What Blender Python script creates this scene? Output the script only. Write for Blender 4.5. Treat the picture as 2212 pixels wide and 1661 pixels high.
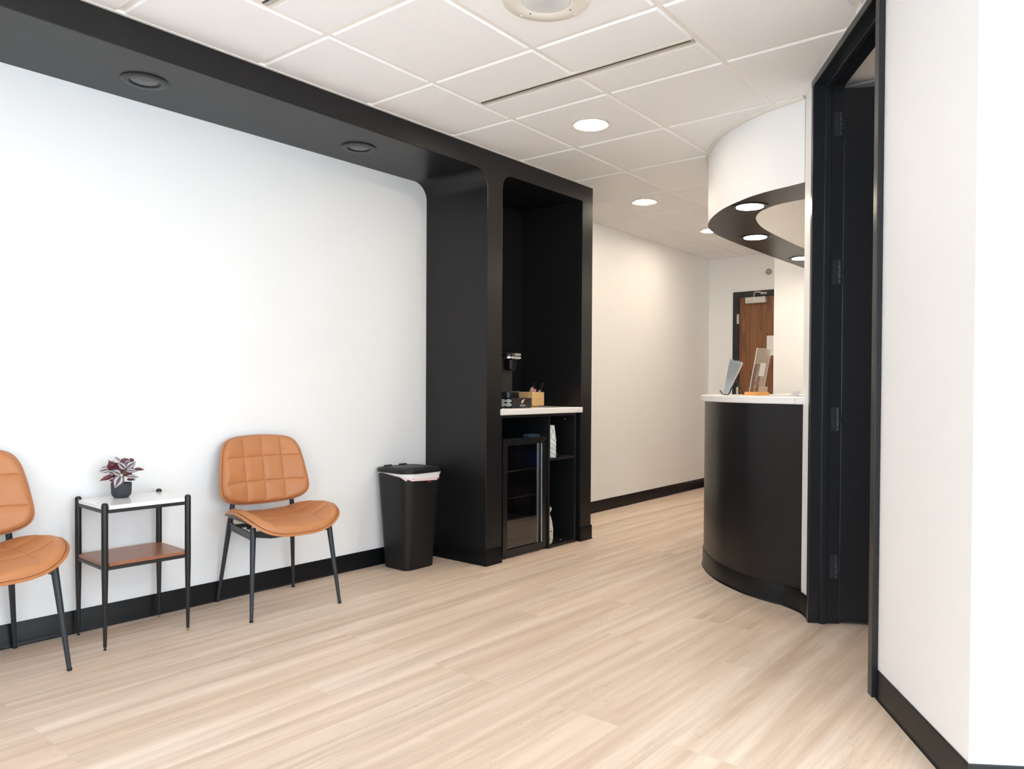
import bpy, bmesh, math, random
from mathutils import Vector, Matrix

for o in list(bpy.data.objects):
    bpy.data.objects.remove(o, do_unlink=True)
SC = bpy.context.scene
COL = SC.collection

# ------------------------------------------------------------------ camera
YAW, PITCH, ROLL = 0.67799, -0.01393, 0.00577
FPX, PPX, PPY, W, H = 1628.69, 1159.18, 860.61, 2212.0, 1661.0
CAMZ = 1.109
fw = Vector((math.cos(YAW) * math.cos(PITCH), math.sin(YAW) * math.cos(PITCH), math.sin(PITCH)))
rt = Vector((math.sin(YAW), -math.cos(YAW), 0))
up = rt.cross(fw)
r2 = rt * math.cos(ROLL) + up * math.sin(ROLL)
u2 = -rt * math.sin(ROLL) + up * math.cos(ROLL)
cd = bpy.data.cameras.new('camera')
cam = bpy.data.objects.new('camera', cd)
COL.objects.link(cam)
m = Matrix((r2, u2, -fw)).transposed().to_4x4()
m.translation = Vector((0, 0, CAMZ))
cam.matrix_world = m
cd.sensor_width = 36.0
cd.lens = FPX * 36.0 / W
cd.shift_x = -(PPX - W / 2) / W
cd.shift_y = (PPY - H / 2) / W
cd.clip_start = 0.02
SC.camera = cam

# ------------------------------------------------------------------ world, exposure, daylight
SC.view_settings.view_transform = 'Standard'
SC.view_settings.look = 'None'
SC.view_settings.gamma = 1.0
SC.view_settings.use_curve_mapping = False
SC.view_settings.exposure = 0.16
SC.cycles.max_bounces = 16
SC.cycles.diffuse_bounces = 12
wd = bpy.data.worlds.new('world')
SC.world = wd
wd.use_nodes = True
wd.node_tree.nodes['Background'].inputs[0].default_value = (0.80, 0.88, 1.0, 1)
wd.node_tree.nodes['Background'].inputs[1].default_value = 1.2

CEIL = 2.578
# window openings (behind the camera): (y0, y1, z0, z1) in the wall at x = XB, and (x0, x1) in the wall at y = YB
XB, YB = -2.7, -3.0
WIN_BACK = [(0.35, 2.95, 0.45, 2.35), (-2.55, -0.1, 0.45, 2.35)]
WIN_SIDE = [(-2.1, 0.1, 0.45, 2.35), (0.6, 2.6, 0.45, 2.35)]


def daylight(name, loc, rot, sx, sy, power, col=(0.655, 0.84, 1.0)):
    l = bpy.data.lights.new(name, 'AREA')
    l.shape = 'RECTANGLE'
    l.size, l.size_y = sx, sy
    l.energy = power
    l.color = col
    o = bpy.data.objects.new(name, l)
    o.location = loc
    o.rotation_euler = rot
    COL.objects.link(o)
    return o


# window lamps tipped up as an added lift for the ceiling brightness
DAYB = (12.0, 84.0)
DAYS = (55.0, 92.0)
TIP = math.radians(22)
for (y0, y1, z0, z1), pw in zip(WIN_BACK, DAYB):
    daylight('window_daylight', (XB - 0.45, (y0 + y1) / 2, (z0 + z1) / 2), (0, -math.pi / 2 - TIP, 0), z1 - z0, y1 - y0, pw)
for (x0, x1, z0, z1), pw in zip(WIN_SIDE, DAYS):
    daylight('window_daylight', ((x0 + x1) / 2, YB - 0.45, (z0 + z1) / 2), (math.pi / 2 + TIP, 0, 0), x1 - x0, z1 - z0, pw)

# sun added through the side windows, so its floor bounce lifts the ceiling
sl = bpy.data.lights.new('bounce_sun', 'SUN')
sl.energy = 32.0
sl.angle = math.radians(0.6)
sl.color = (0.66, 0.845, 1.0)
so = bpy.data.objects.new('bounce_sun', sl)
so.rotation_euler = Vector((-0.28, -0.62, 1.0)).to_track_quat('Z', 'Y').to_euler()
COL.objects.link(so)

LAMP = 142.0      # emission of the lit downlight lenses
WARM = (1.0, 0.865, 0.69)

# ------------------------------------------------------------------ helpers


def newbm():
    return bmesh.new()


def box(bm, x0, x1, y0, y1, z0, z1, mat=0):
    vs = [bm.verts.new((x, y, z)) for z in (z0, z1) for x, y in ((x0, y0), (x1, y0), (x1, y1), (x0, y1))]
    fs = [(3, 2, 1, 0), (4, 5, 6, 7), (0, 1, 5, 4), (1, 2, 6, 5), (2, 3, 7, 6), (3, 0, 4, 7)]
    for f in fs:
        bm.faces.new([vs[i] for i in f]).material_index = mat
    return vs


def xform(vs, mtx):
    for v in vs:
        v.co = mtx @ v.co


def prism(bm, pts, z0, z1, mat=0):
    """extrude a closed xy polygon between z0 and z1"""
    a = [bm.verts.new((p[0], p[1], z0)) for p in pts]
    b = [bm.verts.new((p[0], p[1], z1)) for p in pts]
    n = len(pts)
    bm.faces.new(a[::-1]).material_index = mat
    bm.faces.new(b).material_index = mat
    for i in range(n):
        j = (i + 1) % n
        bm.faces.new((a[i], a[j], b[j], b[i])).material_index = mat
    return a + b


def loft(bm, rings, closed=True, cap=True, mat=0):
    R = [[bm.verts.new(p) for p in r] for r in rings]
    n = len(R[0])
    for k in range(len(R) - 1):
        for i in range(n if closed else n - 1):
            j = (i + 1) % n
            bm.faces.new((R[k][i], R[k][j], R[k + 1][j], R[k + 1][i])).material_index = mat
    if cap and closed:
        bm.faces.new(R[0][::-1]).material_index = mat
        bm.faces.new(R[-1]).material_index = mat
    return [v for r in R for v in r]


def tube(bm, pts, rad, seg=14, cap=True, mat=0):
    """tube along a polyline; rad is a number or a list"""
    pts = [Vector(p) for p in pts]
    if not isinstance(rad, (list, tuple)):
        rad = [rad] * len(pts)
    rings = []
    ref = None
    for i, p in enumerate(pts):
        a = pts[max(i - 1, 0)]
        b = pts[min(i + 1, len(pts) - 1)]
        d = (b - a).normalized()
        if ref is None:
            ref = d.orthogonal().normalized()
        ref = (ref - d * ref.dot(d)).normalized()
        s = d.cross(ref)
        rings.append([p + (ref * math.cos(t) + s * math.sin(t)) * rad[i] for t in [2 * math.pi * k / seg for k in range(seg)]])
    return loft(bm, rings, True, cap, mat)


def lathe(bm, prof, c=(0, 0, 0), seg=40, mat=0):
    """profile of (radius, z) spun about the vertical through c"""
    rings = [[(c[0] + max(r, 1e-4) * math.cos(2 * math.pi * k / seg), c[1] + max(r, 1e-4) * math.sin(2 * math.pi * k / seg), c[2] + z)
              for k in range(seg)] for r, z in prof]
    return loft(bm, rings, True, True, mat)


def obj(name, bm, mats, parent=None, smooth=False, bevel=0.0, loc=None, rotz=0.0, bseg=2):
    bmesh.ops.recalc_face_normals(bm, faces=bm.faces)
    me = bpy.data.meshes.new(name)
    bm.to_mesh(me)
    bm.free()
    if not isinstance(mats, (list, tuple)):
        mats = [mats]
    for mt in mats:
        me.materials.append(mt)
    if smooth:
        for p in me.polygons:
            p.use_smooth = True
        me.set_sharp_from_angle(angle=math.radians(38))
    o = bpy.data.objects.new(name, me)
    COL.objects.link(o)
    if parent is not None:
        o.parent = parent
    if loc is not None:
        o.location = loc
    if rotz:
        o.rotation_euler = (0, 0, rotz)
    if bevel > 0:
        md = o.modifiers.new('bevel', 'BEVEL')
        md.width = bevel
        md.segments = bseg
        md.limit_method = 'ANGLE'
        md.angle_limit = math.radians(40)
        md.harden_normals = False
    return o


def tag(o, label, cat, group=None):
    o['label'] = label
    o['category'] = cat
    if group:
        o['group'] = group
    return o


def thing(name, label, cat, loc=(0, 0, 0), rotz=0.0, group=None):
    o = bpy.data.objects.new(name, None)
    o.empty_display_size = 0.1
    COL.objects.link(o)
    o.location = loc
    o.rotation_euler = (0, 0, rotz)
    return tag(o, label, cat, group)


def struct(name, bm, mats, **k):
    o = obj(name, bm, mats, **k)
    o['kind'] = 'structure'
    return o


def copy_tree(o, parent=None):
    c = o.copy()
    COL.objects.link(c)
    c.parent = parent
    for ch in list(o.children):
        copy_tree(ch, c)
    return c


def offset(pts, d):
    """offset an open polyline to its left by d"""
    out = []
    n = len(pts)
    for i in range(n):
        a = Vector(pts[max(i - 1, 0)][:2])
        p = Vector(pts[i][:2])
        b = Vector(pts[min(i + 1, n - 1)][:2])
        d1 = (p - a).normalized() if i > 0 else (b - p).normalized()
        d2 = (b - p).normalized() if i < n - 1 else d1
        n1 = Vector((-d1.y, d1.x))
        n2 = Vector((-d2.y, d2.x))
        nn = (n1 + n2).normalized()
        k = d / max(nn.dot(n1), 0.3)
        out.append((p.x + nn.x * k, p.y + nn.y * k))
    return out


def catmull(pts, sub=6, closed=False):
    P = [Vector(p) for p in pts]
    n = len(P)
    out = []
    rng = n if closed else n - 1
    for i in range(rng):
        g = (lambda k: P[k % n]) if closed else (lambda k: P[min(max(k, 0), n - 1)])
        p0, p1, p2, p3 = g(i - 1), g(i), g(i + 1), g(i + 2)
        for s in range(sub):
            t = s / sub
            out.append(0.5 * ((2 * p1) + (p2 - p0) * t + (2 * p0 - 5 * p1 + 4 * p2 - p3) * t * t + (3 * p1 - p0 - 3 * p2 + p3) * t ** 3))
    if not closed:
        out.append(P[-1])
    return out


def wall_strip(bm, pts, thick, z0, z1, mat=0):
    """a wall along an open polyline; thickness goes to its left (negative: right)"""
    q = offset(pts, thick)
    prism(bm, [tuple(p[:2]) for p in pts] + q[::-1], z0, z1, mat)


def rrect(x0, x1, y0, y1, r, n=6):
    pts = []
    for cx, cy, a in ((x1 - r, y0 + r, -90), (x1 - r, y1 - r, 0), (x0 + r, y1 - r, 90), (x0 + r, y0 + r, 180)):
        for k in range(n + 1):
            t = math.radians(a + 90 * k / n)
            pts.append((cx + r * math.cos(t), cy + r * math.sin(t)))
    return pts


# ------------------------------------------------------------------ materials
def mat(name, col, rough=0.5, metal=0.0, bump=0.0, bscale=200.0, spec=0.5, var=0.0, vscale=3.0, coat=0.0, trans=0.0, alpha=1.0, ior=1.45, sheen=0.0):
    mt = bpy.data.materials.new(name)
    mt.use_nodes = True
    nt = mt.node_tree
    b = nt.nodes['Principled BSDF']
    b.inputs['Base Color'].default_value = (*col, 1)
    b.inputs['Roughness'].default_value = rough
    b.inputs['Metallic'].default_value = metal
    b.inputs['Specular IOR Level'].default_value = spec
    b.inputs['Coat Weight'].default_value = coat
    b.inputs['Transmission Weight'].default_value = trans
    b.inputs['IOR'].default_value = ior
    b.inputs['Alpha'].default_value = alpha
    tc = nt.nodes.new('ShaderNodeTexCoord')
    if bump > 0:
        n = nt.nodes.new('ShaderNodeTexNoise')
        n.inputs['Scale'].default_value = bscale
        n.inputs['Detail'].default_value = 4
        nt.links.new(tc.outputs['Object'], n.inputs['Vector'])
        bp = nt.nodes.new('ShaderNodeBump')
        bp.inputs['Strength'].default_value = bump
        bp.inputs['Distance'].default_value = 0.002
        nt.links.new(n.outputs['Fac'], bp.inputs['Height'])
        nt.links.new(bp.outputs['Normal'], b.inputs['Normal'])
    if var > 0:
        n = nt.nodes.new('ShaderNodeTexNoise')
        n.inputs['Scale'].default_value = vscale
        n.inputs['Detail'].default_value = 3
        nt.links.new(tc.outputs['Object'], n.inputs['Vector'])
        mx = nt.nodes.new('ShaderNodeMixRGB')
        mx.inputs[1].default_value = (*[c * (1 - var) for c in col], 1)
        mx.inputs[2].default_value = (*[min(1, c * (1 + var)) for c in col], 1)
        nt.links.new(n.outputs['Fac'], mx.inputs[0])
        nt.links.new(mx.outputs[0], b.inputs['Base Color'])
    return mt


def emit(name, col, strength):
    mt = bpy.data.materials.new(name)
    mt.use_nodes = True
    nt = mt.node_tree
    nt.nodes.remove(nt.nodes['Principled BSDF'])
    e = nt.nodes.new('ShaderNodeEmission')
    e.inputs[0].default_value = (*col, 1)
    e.inputs[1].default_value = strength
    nt.links.new(e.outputs[0], nt.nodes['Material Output'].inputs[0])
    return mt


def wood(name, c1, c2, scale=1.0, axis='X', rough=0.45, streak=18.0, dist=2.0, rings=False):
    mt = bpy.data.materials.new(name)
    mt.use_nodes = True
    nt = mt.node_tree
    L = nt.links
    b = nt.nodes['Principled BSDF']
    b.inputs['Roughness'].default_value = rough
    tc = nt.nodes.new('ShaderNodeTexCoord')
    mp = nt.nodes.new('ShaderNodeMapping')
    s = {'X': (1.2, streak, streak), 'Y': (streak, 1.2, streak), 'Z': (streak, streak, 1.2)}[axis]
    mp.inputs['Scale'].default_value = [v * scale for v in s]
    L.new(tc.outputs['Object'], mp.inputs['Vector'])
    n = nt.nodes.new('ShaderNodeTexNoise')
    n.inputs['Scale'].default_value = 1.0
    n.inputs['Detail'].default_value = 8
    n.inputs['Roughness'].default_value = 0.62
    n.inputs['Distortion'].default_value = dist
    L.new(mp.outputs[0], n.inputs['Vector'])
    cr = nt.nodes.new('ShaderNodeValToRGB')
    cr.color_ramp.elements[0].position = 0.33
    cr.color_ramp.elements[1].position = 0.68
    cr.color_ramp.elements[0].color = (*c1, 1)
    cr.color_ramp.elements[1].color = (*c2, 1)
    L.new(n.outputs['Fac'], cr.inputs[0])
    out = cr.outputs[0]
    if rings:      # tall cathedral figure: stretched contour bands
        mp2 = nt.nodes.new('ShaderNodeMapping')
        mp2.inputs['Scale'].default_value = (3.0, 3.0, 0.42)
        L.new(tc.outputs['Object'], mp2.inputs['Vector'])
        n2 = nt.nodes.new('ShaderNodeTexNoise')
        n2.inputs['Scale'].default_value = 1.6
        n2.inputs['Detail'].default_value = 1.5
        L.new(mp2.outputs[0], n2.inputs['Vector'])
        mu = nt.nodes.new('ShaderNodeMath')
        mu.operation = 'MULTIPLY'
        mu.inputs[1].default_value = 90.0
        L.new(n2.outputs['Fac'], mu.inputs[0])
        sn = nt.nodes.new('ShaderNodeMath')
        sn.operation = 'SINE'
        L.new(mu.outputs[0], sn.inputs[0])
        mr = nt.nodes.new('ShaderNodeMapRange')
        mr.inputs[1].default_value = 0.2
        mr.inputs[2].default_value = 1.0
        mr.inputs[3].default_value = 0.0
        mr.inputs[4].default_value = 0.5
        L.new(sn.outputs[0], mr.inputs[0])
        mx = nt.nodes.new('ShaderNodeMixRGB')
        mx.inputs[2].default_value = (*[c * 0.45 for c in c1], 1)
        L.new(mr.outputs[0], mx.inputs[0])
        L.new(out, mx.inputs[1])
        out = mx.outputs[0]
    L.new(out, b.inputs['Base Color'])
    return mt


def floor_material():
    mt = bpy.data.materials.new('oak_vinyl_planks')
    mt.use_nodes = True
    nt = mt.node_tree
    L = nt.links
    N = nt.nodes.new
    b = nt.nodes['Principled BSDF']
    tc = N('ShaderNodeTexCoord')
    mp = N('ShaderNodeMapping')
    mp.inputs['Rotation'].default_value = (0, 0, 0)
    mp.inputs['Location'].default_value = (0.35, -0.055, 0)
    L.new(tc.outputs['Object'], mp.inputs['Vector'])
    br = N('ShaderNodeTexBrick')
    br.offset = 0.37
    br.offset_frequency = 3
    br.squash = 1.0
    br.inputs['Scale'].default_value = 1.0
    br.inputs['Brick Width'].default_value = 1.22
    br.inputs['Row Height'].default_value = 0.182
    br.inputs['Mortar Size'].default_value = 0.0006
    br.inputs['Mortar Smooth'].default_value = 0.3
    br.inputs['Bias'].default_value = 0.0
    br.inputs['Color1'].default_value = (0, 0, 0, 1)
    br.inputs['Color2'].default_value = (1, 1, 1, 1)
    br.inputs['Mortar'].default_value = (0.5, 0.5, 0.5, 1)
    L.new(mp.outputs[0], br.inputs['Vector'])
    # each plank shifts the grain
    sx = N('ShaderNodeVectorMath')
    sx.operation = 'MULTIPLY_ADD'
    sx.inputs[1].default_value = (1.6, 0.06, 0.0)
    L.new(br.outputs['Color'], sx.inputs[0])
    L.new(mp.outputs[0], sx.inputs[2])

    def stretched(sc, detail, dist, rough=0.55):
        m_ = N('ShaderNodeMapping')
        m_.inputs['Scale'].default_value = sc
        L.new(sx.outputs[0], m_.inputs['Vector'])
        n_ = N('ShaderNodeTexNoise')
        n_.inputs['Scale'].default_value = 1.0
        n_.inputs['Detail'].default_value = detail
        n_.inputs['Distortion'].default_value = dist
        n_.inputs['Roughness'].default_value = rough
        L.new(m_.outputs[0], n_.inputs['Vector'])
        return n_.outputs['Fac']

    def mrange(v, a, b_, c, d):
        r = N('ShaderNodeMapRange')
        r.inputs[1].default_value = a
        r.inputs[2].default_value = b_
        r.inputs[3].default_value = c
        r.inputs[4].default_value = d
        L.new(v, r.inputs[0])
        return r.outputs[0]

    def mix(f, c1, c2, mode='MIX'):
        x = N('ShaderNodeMixRGB')
        x.blend_type = mode
        for i, v in enumerate((f, c1, c2)):
            if isinstance(v, tuple):
                x.inputs[i].default_value = (*v, 1)
            elif isinstance(v, (int, float)):
                x.inputs[i].default_value = v
            else:
                L.new(v, x.inputs[i])
        return x.outputs[0]
    broad = stretched((0.60, 12.0, 1.0), 5, 0.5, 0.6)
    fine = stretched((3.0, 70.0, 1.0), 6, 0.5, 0.7)
    tint = stretched((0.7, 3.5, 1.0), 2, 0.3)
    knots = stretched((2.2, 8.5, 1.0), 2, 1.4)
    base = mix(mrange(broad, 0.34, 0.66, 0, 1), FL_D, FL_L)
    base = mix(mrange(tint, 0.40, 0.72, 0, 0.55), base, FL_W)
    # plank to plank tone
    sep = N('ShaderNodeSeparateColor')
    L.new(br.outputs['Color'], sep.inputs[0])
    tone = mrange(sep.outputs[0], 0, 1, 0.97, 1.03)
    comb = N('ShaderNodeCombineColor')
    for i in range(3):
        L.new(tone, comb.inputs[i])
    base = mix(1.0, base, comb.outputs[0], 'MULTIPLY')
    g = mrange(fine, 0.35, 0.75, 1.03, 0.93)
    comb2 = N('ShaderNodeCombineColor')
    for i in range(3):
        L.new(g, comb2.inputs[i])
    base = mix(1.0, base, comb2.outputs[0], 'MULTIPLY')
    # contour figure where the knots noise peaks
    mu = N('ShaderNodeMath')
    mu.operation = 'MULTIPLY'
    mu.inputs[1].default_value = 150.0
    L.new(knots, mu.inputs[0])
    sn = N('ShaderNodeMath')
    sn.operation = 'SINE'
    L.new(mu.outputs[0], sn.inputs[0])
    w1 = mrange(sn.outputs[0], 0.2, 1.0, 0, 1)
    w2 = mrange(knots, 0.58, 0.66, 0, 0.22)
    mm = N('ShaderNodeMath')
    mm.operation = 'MULTIPLY'
    L.new(w1, mm.inputs[0])
    L.new(w2, mm.inputs[1])
    base = mix(mm.outputs[0], base, tuple(c * 0.5 for c in FL_D))
    # seams
    base = mix(mrange(br.outputs['Fac'], 0, 1, 0, 0.12), base, tuple(c * 0.45 for c in FL_D))
    L.new(base, b.inputs['Base Color'])
    b.inputs['Specular IOR Level'].default_value = 0.45
    rr = mrange(fine, 0.3, 0.7, 0.40, 0.52)
    L.new(rr, b.inputs['Roughness'])
    bp = N('ShaderNodeBump')
    bp.inputs['Strength'].default_value = 0.12
    bp.inputs['Distance'].default_value = 0.001
    L.new(fine, bp.inputs['Height'])
    L.new(bp.outputs[0], b.inputs['Normal'])
    return mt


FL_D = (0.57, 0.43, 0.325)
FL_L = (0.83, 0.705, 0.595)
FL_W = (0.72, 0.54, 0.40)

M = {}
M['floor'] = floor_material()
M['wall'] = mat('white_wall_paint', (0.89, 0.895, 0.90), 0.55, bump=0.08, bscale=160)
M['black'] = mat('black_satin_paint', (0.009, 0.0085, 0.009), 0.36, bump=0.05, bscale=120, spec=0.42, var=0.10, vscale=2.0)
M['blackframe'] = mat('black_enamel', (0.014, 0.016, 0.020), 0.28, bump=0.25, bscale=35, spec=0.5)
M['base'] = mat('black_vinyl_base', (0.006, 0.006, 0.0065), 0.33, spec=0.42)
M['tile'] = mat('ceiling_tile', (0.92, 0.93, 0.94), 0.85, bump=0.25, bscale=260, var=0.02, vscale=60)
M['tee'] = mat('ceiling_grid_metal', (0.90, 0.885, 0.855), 0.4)
M['trimwhite'] = mat('cream_white_metal', (0.82, 0.79, 0.72), 0.4)
M['quartz'] = mat('white_solid_surface', (0.88, 0.875, 0.86), 0.22, var=0.02, vscale=40)
M['lens'] = emit('lit_lens', WARM, LAMP)
M['lensring'] = emit('lit_lens_bulkhead', WARM, LAMP * 0.6)
M['darkcan'] = mat('unlit_lens', (0.05, 0.055, 0.06), 0.25, bump=0.5, bscale=90)
M['slot'] = mat('dark_slot', (0.01, 0.012, 0.02), 0.5)
M['slotgrey'] = mat('slot_grey', (0.50, 0.47, 0.44), 0.5)


def leather():
    mt = mat('tan_leather', (0.50, 0.205, 0.080), 0.42, bump=0.15, bscale=500, var=0.06, vscale=9)
    return mt


M['leather'] = leather()
M['plyedge'] = mat('light_ply_edge', (0.50, 0.20, 0.075), 0.45, var=0.12, vscale=30)
M['walnut'] = wood('walnut_shell', (0.06, 0.028, 0.017), (0.16, 0.085, 0.055), 4.0, 'X', 0.4)
M['legs'] = mat('charcoal_metal', (0.030, 0.034, 0.040), 0.38, metal=0.2)
M['blackmetal'] = mat('black_powdercoat', (0.012, 0.012, 0.013), 0.36)
M['rubber'] = mat('black_rubber', (0.01, 0.01, 0.01), 0.6)
M['brass'] = mat('brass_screw', (0.55, 0.42, 0.22), 0.3, metal=1.0)
M['marble'] = mat('white_marble', (0.88, 0.88, 0.87), 0.14, var=0.03, vscale=8)
M['shelfwood'] = wood('reddish_walnut', (0.24, 0.085, 0.040), (0.36, 0.145, 0.070), 3.0, 'X', 0.3)
M['pot'] = mat('matte_charcoal_pot', (0.035, 0.040, 0.046), 0.6, bump=0.1, bscale=80)
M['soil'] = mat('dark_soil', (0.02, 0.014, 0.01), 0.9, bump=1.0, bscale=120)
M['stem'] = mat('olive_stem', (0.28, 0.25, 0.08), 0.6)
M['binplastic'] = mat('black_bin_plastic', (0.009, 0.009, 0.009), 0.45, bump=0.2, bscale=300, spec=0.38)
M['quartzdark'] = M['quartz']
M['cabinet'] = mat('black_laminate', (0.010, 0.010, 0.011), 0.35, bump=0.05, bscale=200)
M['appliance'] = mat('black_appliance_plastic', (0.011, 0.011, 0.012), 0.25)
M['appliancematte'] = mat('matte_black_plastic', (0.016, 0.016, 0.017), 0.5)
M['chrome'] = mat('chrome', (0.82, 0.83, 0.86), 0.16, metal=1.0)
M['silver'] = mat('brushed_silver', (0.55, 0.57, 0.60), 0.35, metal=1.0)
M['letter'] = mat('white_print', (0.75, 0.75, 0.75), 0.5)
M['orange'] = mat('orange_print', (0.80, 0.20, 0.06), 0.5)
M['bamboo'] = wood('bamboo', (0.68, 0.42, 0.19), (0.80, 0.54, 0.27), 5.0, 'X', 0.4)
M['pink'] = mat('pink_paper', (0.75, 0.30, 0.50), 0.7)
M['kraft'] = mat('kraft_paper', (0.50, 0.34, 0.20), 0.8)
M['green'] = mat('green_paper', (0.25, 0.42, 0.12), 0.7)
M['paper'] = mat('white_paper', (0.84, 0.84, 0.83), 0.6)
M['oakbase'] = wood('orange_oak', (0.70, 0.30, 0.07), (0.85, 0.42, 0.13), 8.0, 'X', 0.35)
M['doorwood'] = wood('red_oak_veneer', (0.165, 0.062, 0.021), (0.265, 0.112, 0.040), 1.0, 'Z', 0.42, 60.0, 0.6, True)
M['nickel'] = mat('satin_nickel', (0.60, 0.58, 0.53), 0.35, metal=0.85)
M['greymetal'] = mat('grey_metal', (0.30, 0.28, 0.26), 0.35, metal=0.5)
M['ringbeige'] = mat('beige_ring', (0.60, 0.55, 0.49), 0.45)
M['closer'] = mat('closer_cover', (0.62, 0.60, 0.56), 0.35, metal=0.3)


def glass_mat(name, tint, alpha, rough=0.02):
    mt = bpy.data.materials.new(name)
    mt.use_nodes = True
    nt = mt.node_tree
    L = nt.links
    nt.nodes.remove(nt.nodes['Principled BSDF'])
    t = nt.nodes.new('ShaderNodeBsdfTransparent')
    t.inputs[0].default_value = (*tint, 1)
    g = nt.nodes.new('ShaderNodeBsdfGlossy')
    g.inputs['Roughness'].default_value = rough
    f = nt.nodes.new('ShaderNodeLayerWeight')
    f.inputs[0].default_value = 0.5
    pw = nt.nodes.new('ShaderNodeMath')
    pw.operation = 'POWER'
    pw.inputs[1].default_value = 4.0
    L.new(f.outputs['Facing'], pw.inputs[0])
    mr = nt.nodes.new('ShaderNodeMapRange')
    mr.inputs[3].default_value = alpha
    mr.inputs[4].default_value = 1.0
    L.new(pw.outputs[0], mr.inputs[0])
    mx = nt.nodes.new('ShaderNodeMixShader')
    L.new(mr.outputs[0], mx.inputs[0])
    L.new(t.outputs[0], mx.inputs[1])
    L.new(g.outputs[0], mx.inputs[2])
    L.new(mx.outputs[0], nt.nodes['Material Output'].inputs[0])
    return mt


M['fridgeglass'] = glass_mat('fridge_door_glass', (0.62, 0.63, 0.66), 0.11)
M['acrylic'] = glass_mat('clear_acrylic', (0.93, 0.93, 0.92), 0.03)


def acrylic_print():
    mt = mat('frosted_acrylic', (0.82, 0.73, 0.64), 0.5)
    nt = mt.node_tree
    nt.nodes['Principled BSDF'].inputs['Alpha'].default_value = 0.38
    return mt


M['frost'] = acrylic_print()


def edge_mat():
    mt = mat('acrylic_edge', (0.9, 0.9, 0.88), 0.2)
    mt.node_tree.nodes['Principled BSDF'].inputs['Alpha'].default_value = 0.75
    return mt


M['acrylicedge'] = edge_mat()


def leaf_material():
    mt = bpy.data.materials.new('striped_leaf')
    mt.use_nodes = True
    nt = mt.node_tree
    L = nt.links
    b = nt.nodes['Principled BSDF']
    b.inputs['Roughness'].default_value = 0.4
    uv = nt.nodes.new('ShaderNodeUVMap')
    sp = nt.nodes.new('ShaderNodeSeparateXYZ')
    L.new(uv.outputs[0], sp.inputs[0])
    cr = nt.nodes.new('ShaderNodeValToRGB')
    e = cr.color_ramp.elements
    e[0].position = 0.0
    e[0].color = (0.10, 0.035, 0.075, 1)
    e[1].position = 1.0
    e[1].color = (0.11, 0.045, 0.10, 1)
    for p, c in ((0.20, (0.15, 0.06, 0.12)), (0.34, (0.42, 0.47, 0.39)), (0.58, (0.48, 0.54, 0.46)), (0.74, (0.16, 0.08, 0.15))):
        k = e.new(p)
        k.color = (*c, 1)
    L.new(sp.outputs[0], cr.inputs[0])
    g = nt.nodes.new('ShaderNodeNewGeometry')
    mx = nt.nodes.new('ShaderNodeMixRGB')
    mx.inputs[2].default_value = (0.105, 0.010, 0.016, 1)
    L.new(g.outputs['Backfacing'], mx.inputs[0])
    L.new(cr.outputs[0], mx.inputs[1])
    L.new(mx.outputs[0], b.inputs['Base Color'])
    return mt


M['leaf'] = leaf_material()


def cup_material():
    mt = bpy.data.materials.new('printed_paper_cup')
    mt.use_nodes = True
    nt = mt.node_tree
    L = nt.links
    N = nt.nodes.new
    b = nt.nodes['Principled BSDF']
    b.inputs['Roughness'].default_value = 0.55
    tc = N('ShaderNodeTexCoord')
    sp = N('ShaderNodeSeparateXYZ')
    L.new(tc.outputs['Object'], sp.inputs[0])
    at = N('ShaderNodeMath')
    at.operation = 'ARCTAN2'
    L.new(sp.outputs[1], at.inputs[0])
    L.new(sp.outputs[0], at.inputs[1])

    def lines(sign):
        a = N('ShaderNodeMath')
        a.operation = 'MULTIPLY'
        a.inputs[1].default_value = 5.0
        L.new(at.outputs[0], a.inputs[0])
        z = N('ShaderNodeMath')
        z.operation = 'MULTIPLY_ADD'
        z.inputs[1].default_value = 88.0 * sign
        L.new(sp.outputs[2], z.inputs[0])
        L.new(a.outputs[0], z.inputs[2])
        s = N('ShaderNodeMath')
        s.operation = 'SINE'
        L.new(z.outputs[0], s.inputs[0])
        g = N('ShaderNodeMath')
        g.operation = 'GREATER_THAN'
        g.inputs[1].default_value = 0.965
        L.new(s.outputs[0], g.inputs[0])
        return g.outputs[0]
    mxm = N('ShaderNodeMath')
    mxm.operation = 'MAXIMUM'
    L.new(lines(1), mxm.inputs[0])
    L.new(lines(-1), mxm.inputs[1])
    mx = N('ShaderNodeMixRGB')
    mx.inputs[1].default_value = (0.78, 0.79, 0.79, 1)
    mx.inputs[2].default_value = (0.12, 0.28, 0.38, 1)
    L.new(mxm.outputs[0], mx.inputs[0])
    L.new(mx.outputs[0], b.inputs['Base Color'])
    return mt


M['cup'] = cup_material()

# ------------------------------------------------------------------ room shell
YF, YW = 3.167, 3.715            # front of the black portal, white wall
XC0, XC1, XN1, XP1 = 3.440, 3.582, 4.448, 4.578   # column, niche, right post
u = Vector((math.cos(math.radians(33.6)), math.sin(math.radians(33.6))))      # diagonal wall
nrm = Vector((-u.y, u.x))                                                    # towards the waiting room
CW = Vector((2.310, 0.355))


def dg(t, d=0.0):
    p = CW + u * t + nrm * d
    return (p.x, p.y)


bm = newbm()
box(bm, XB - 0.3, 8.2, YB - 0.3, 4.1, -0.1, 0.0)
struct('floor', bm, M['floor'])

# left white wall
bm = newbm()
box(bm, XB, XC0 + 0.05, YW, YW + 0.12, 0, CEIL + 0.05)
struct('wall_left', bm, M['wall'])
# hall wall beyond the portal
HALL = [(XP1 - 0.02, 3.775), (7.95, 3.868)]
bm = newbm()
wall_strip(bm, HALL, 0.12, 0, CEIL + 0.05)
struct('wall_hall', bm, M['wall'])
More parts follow.
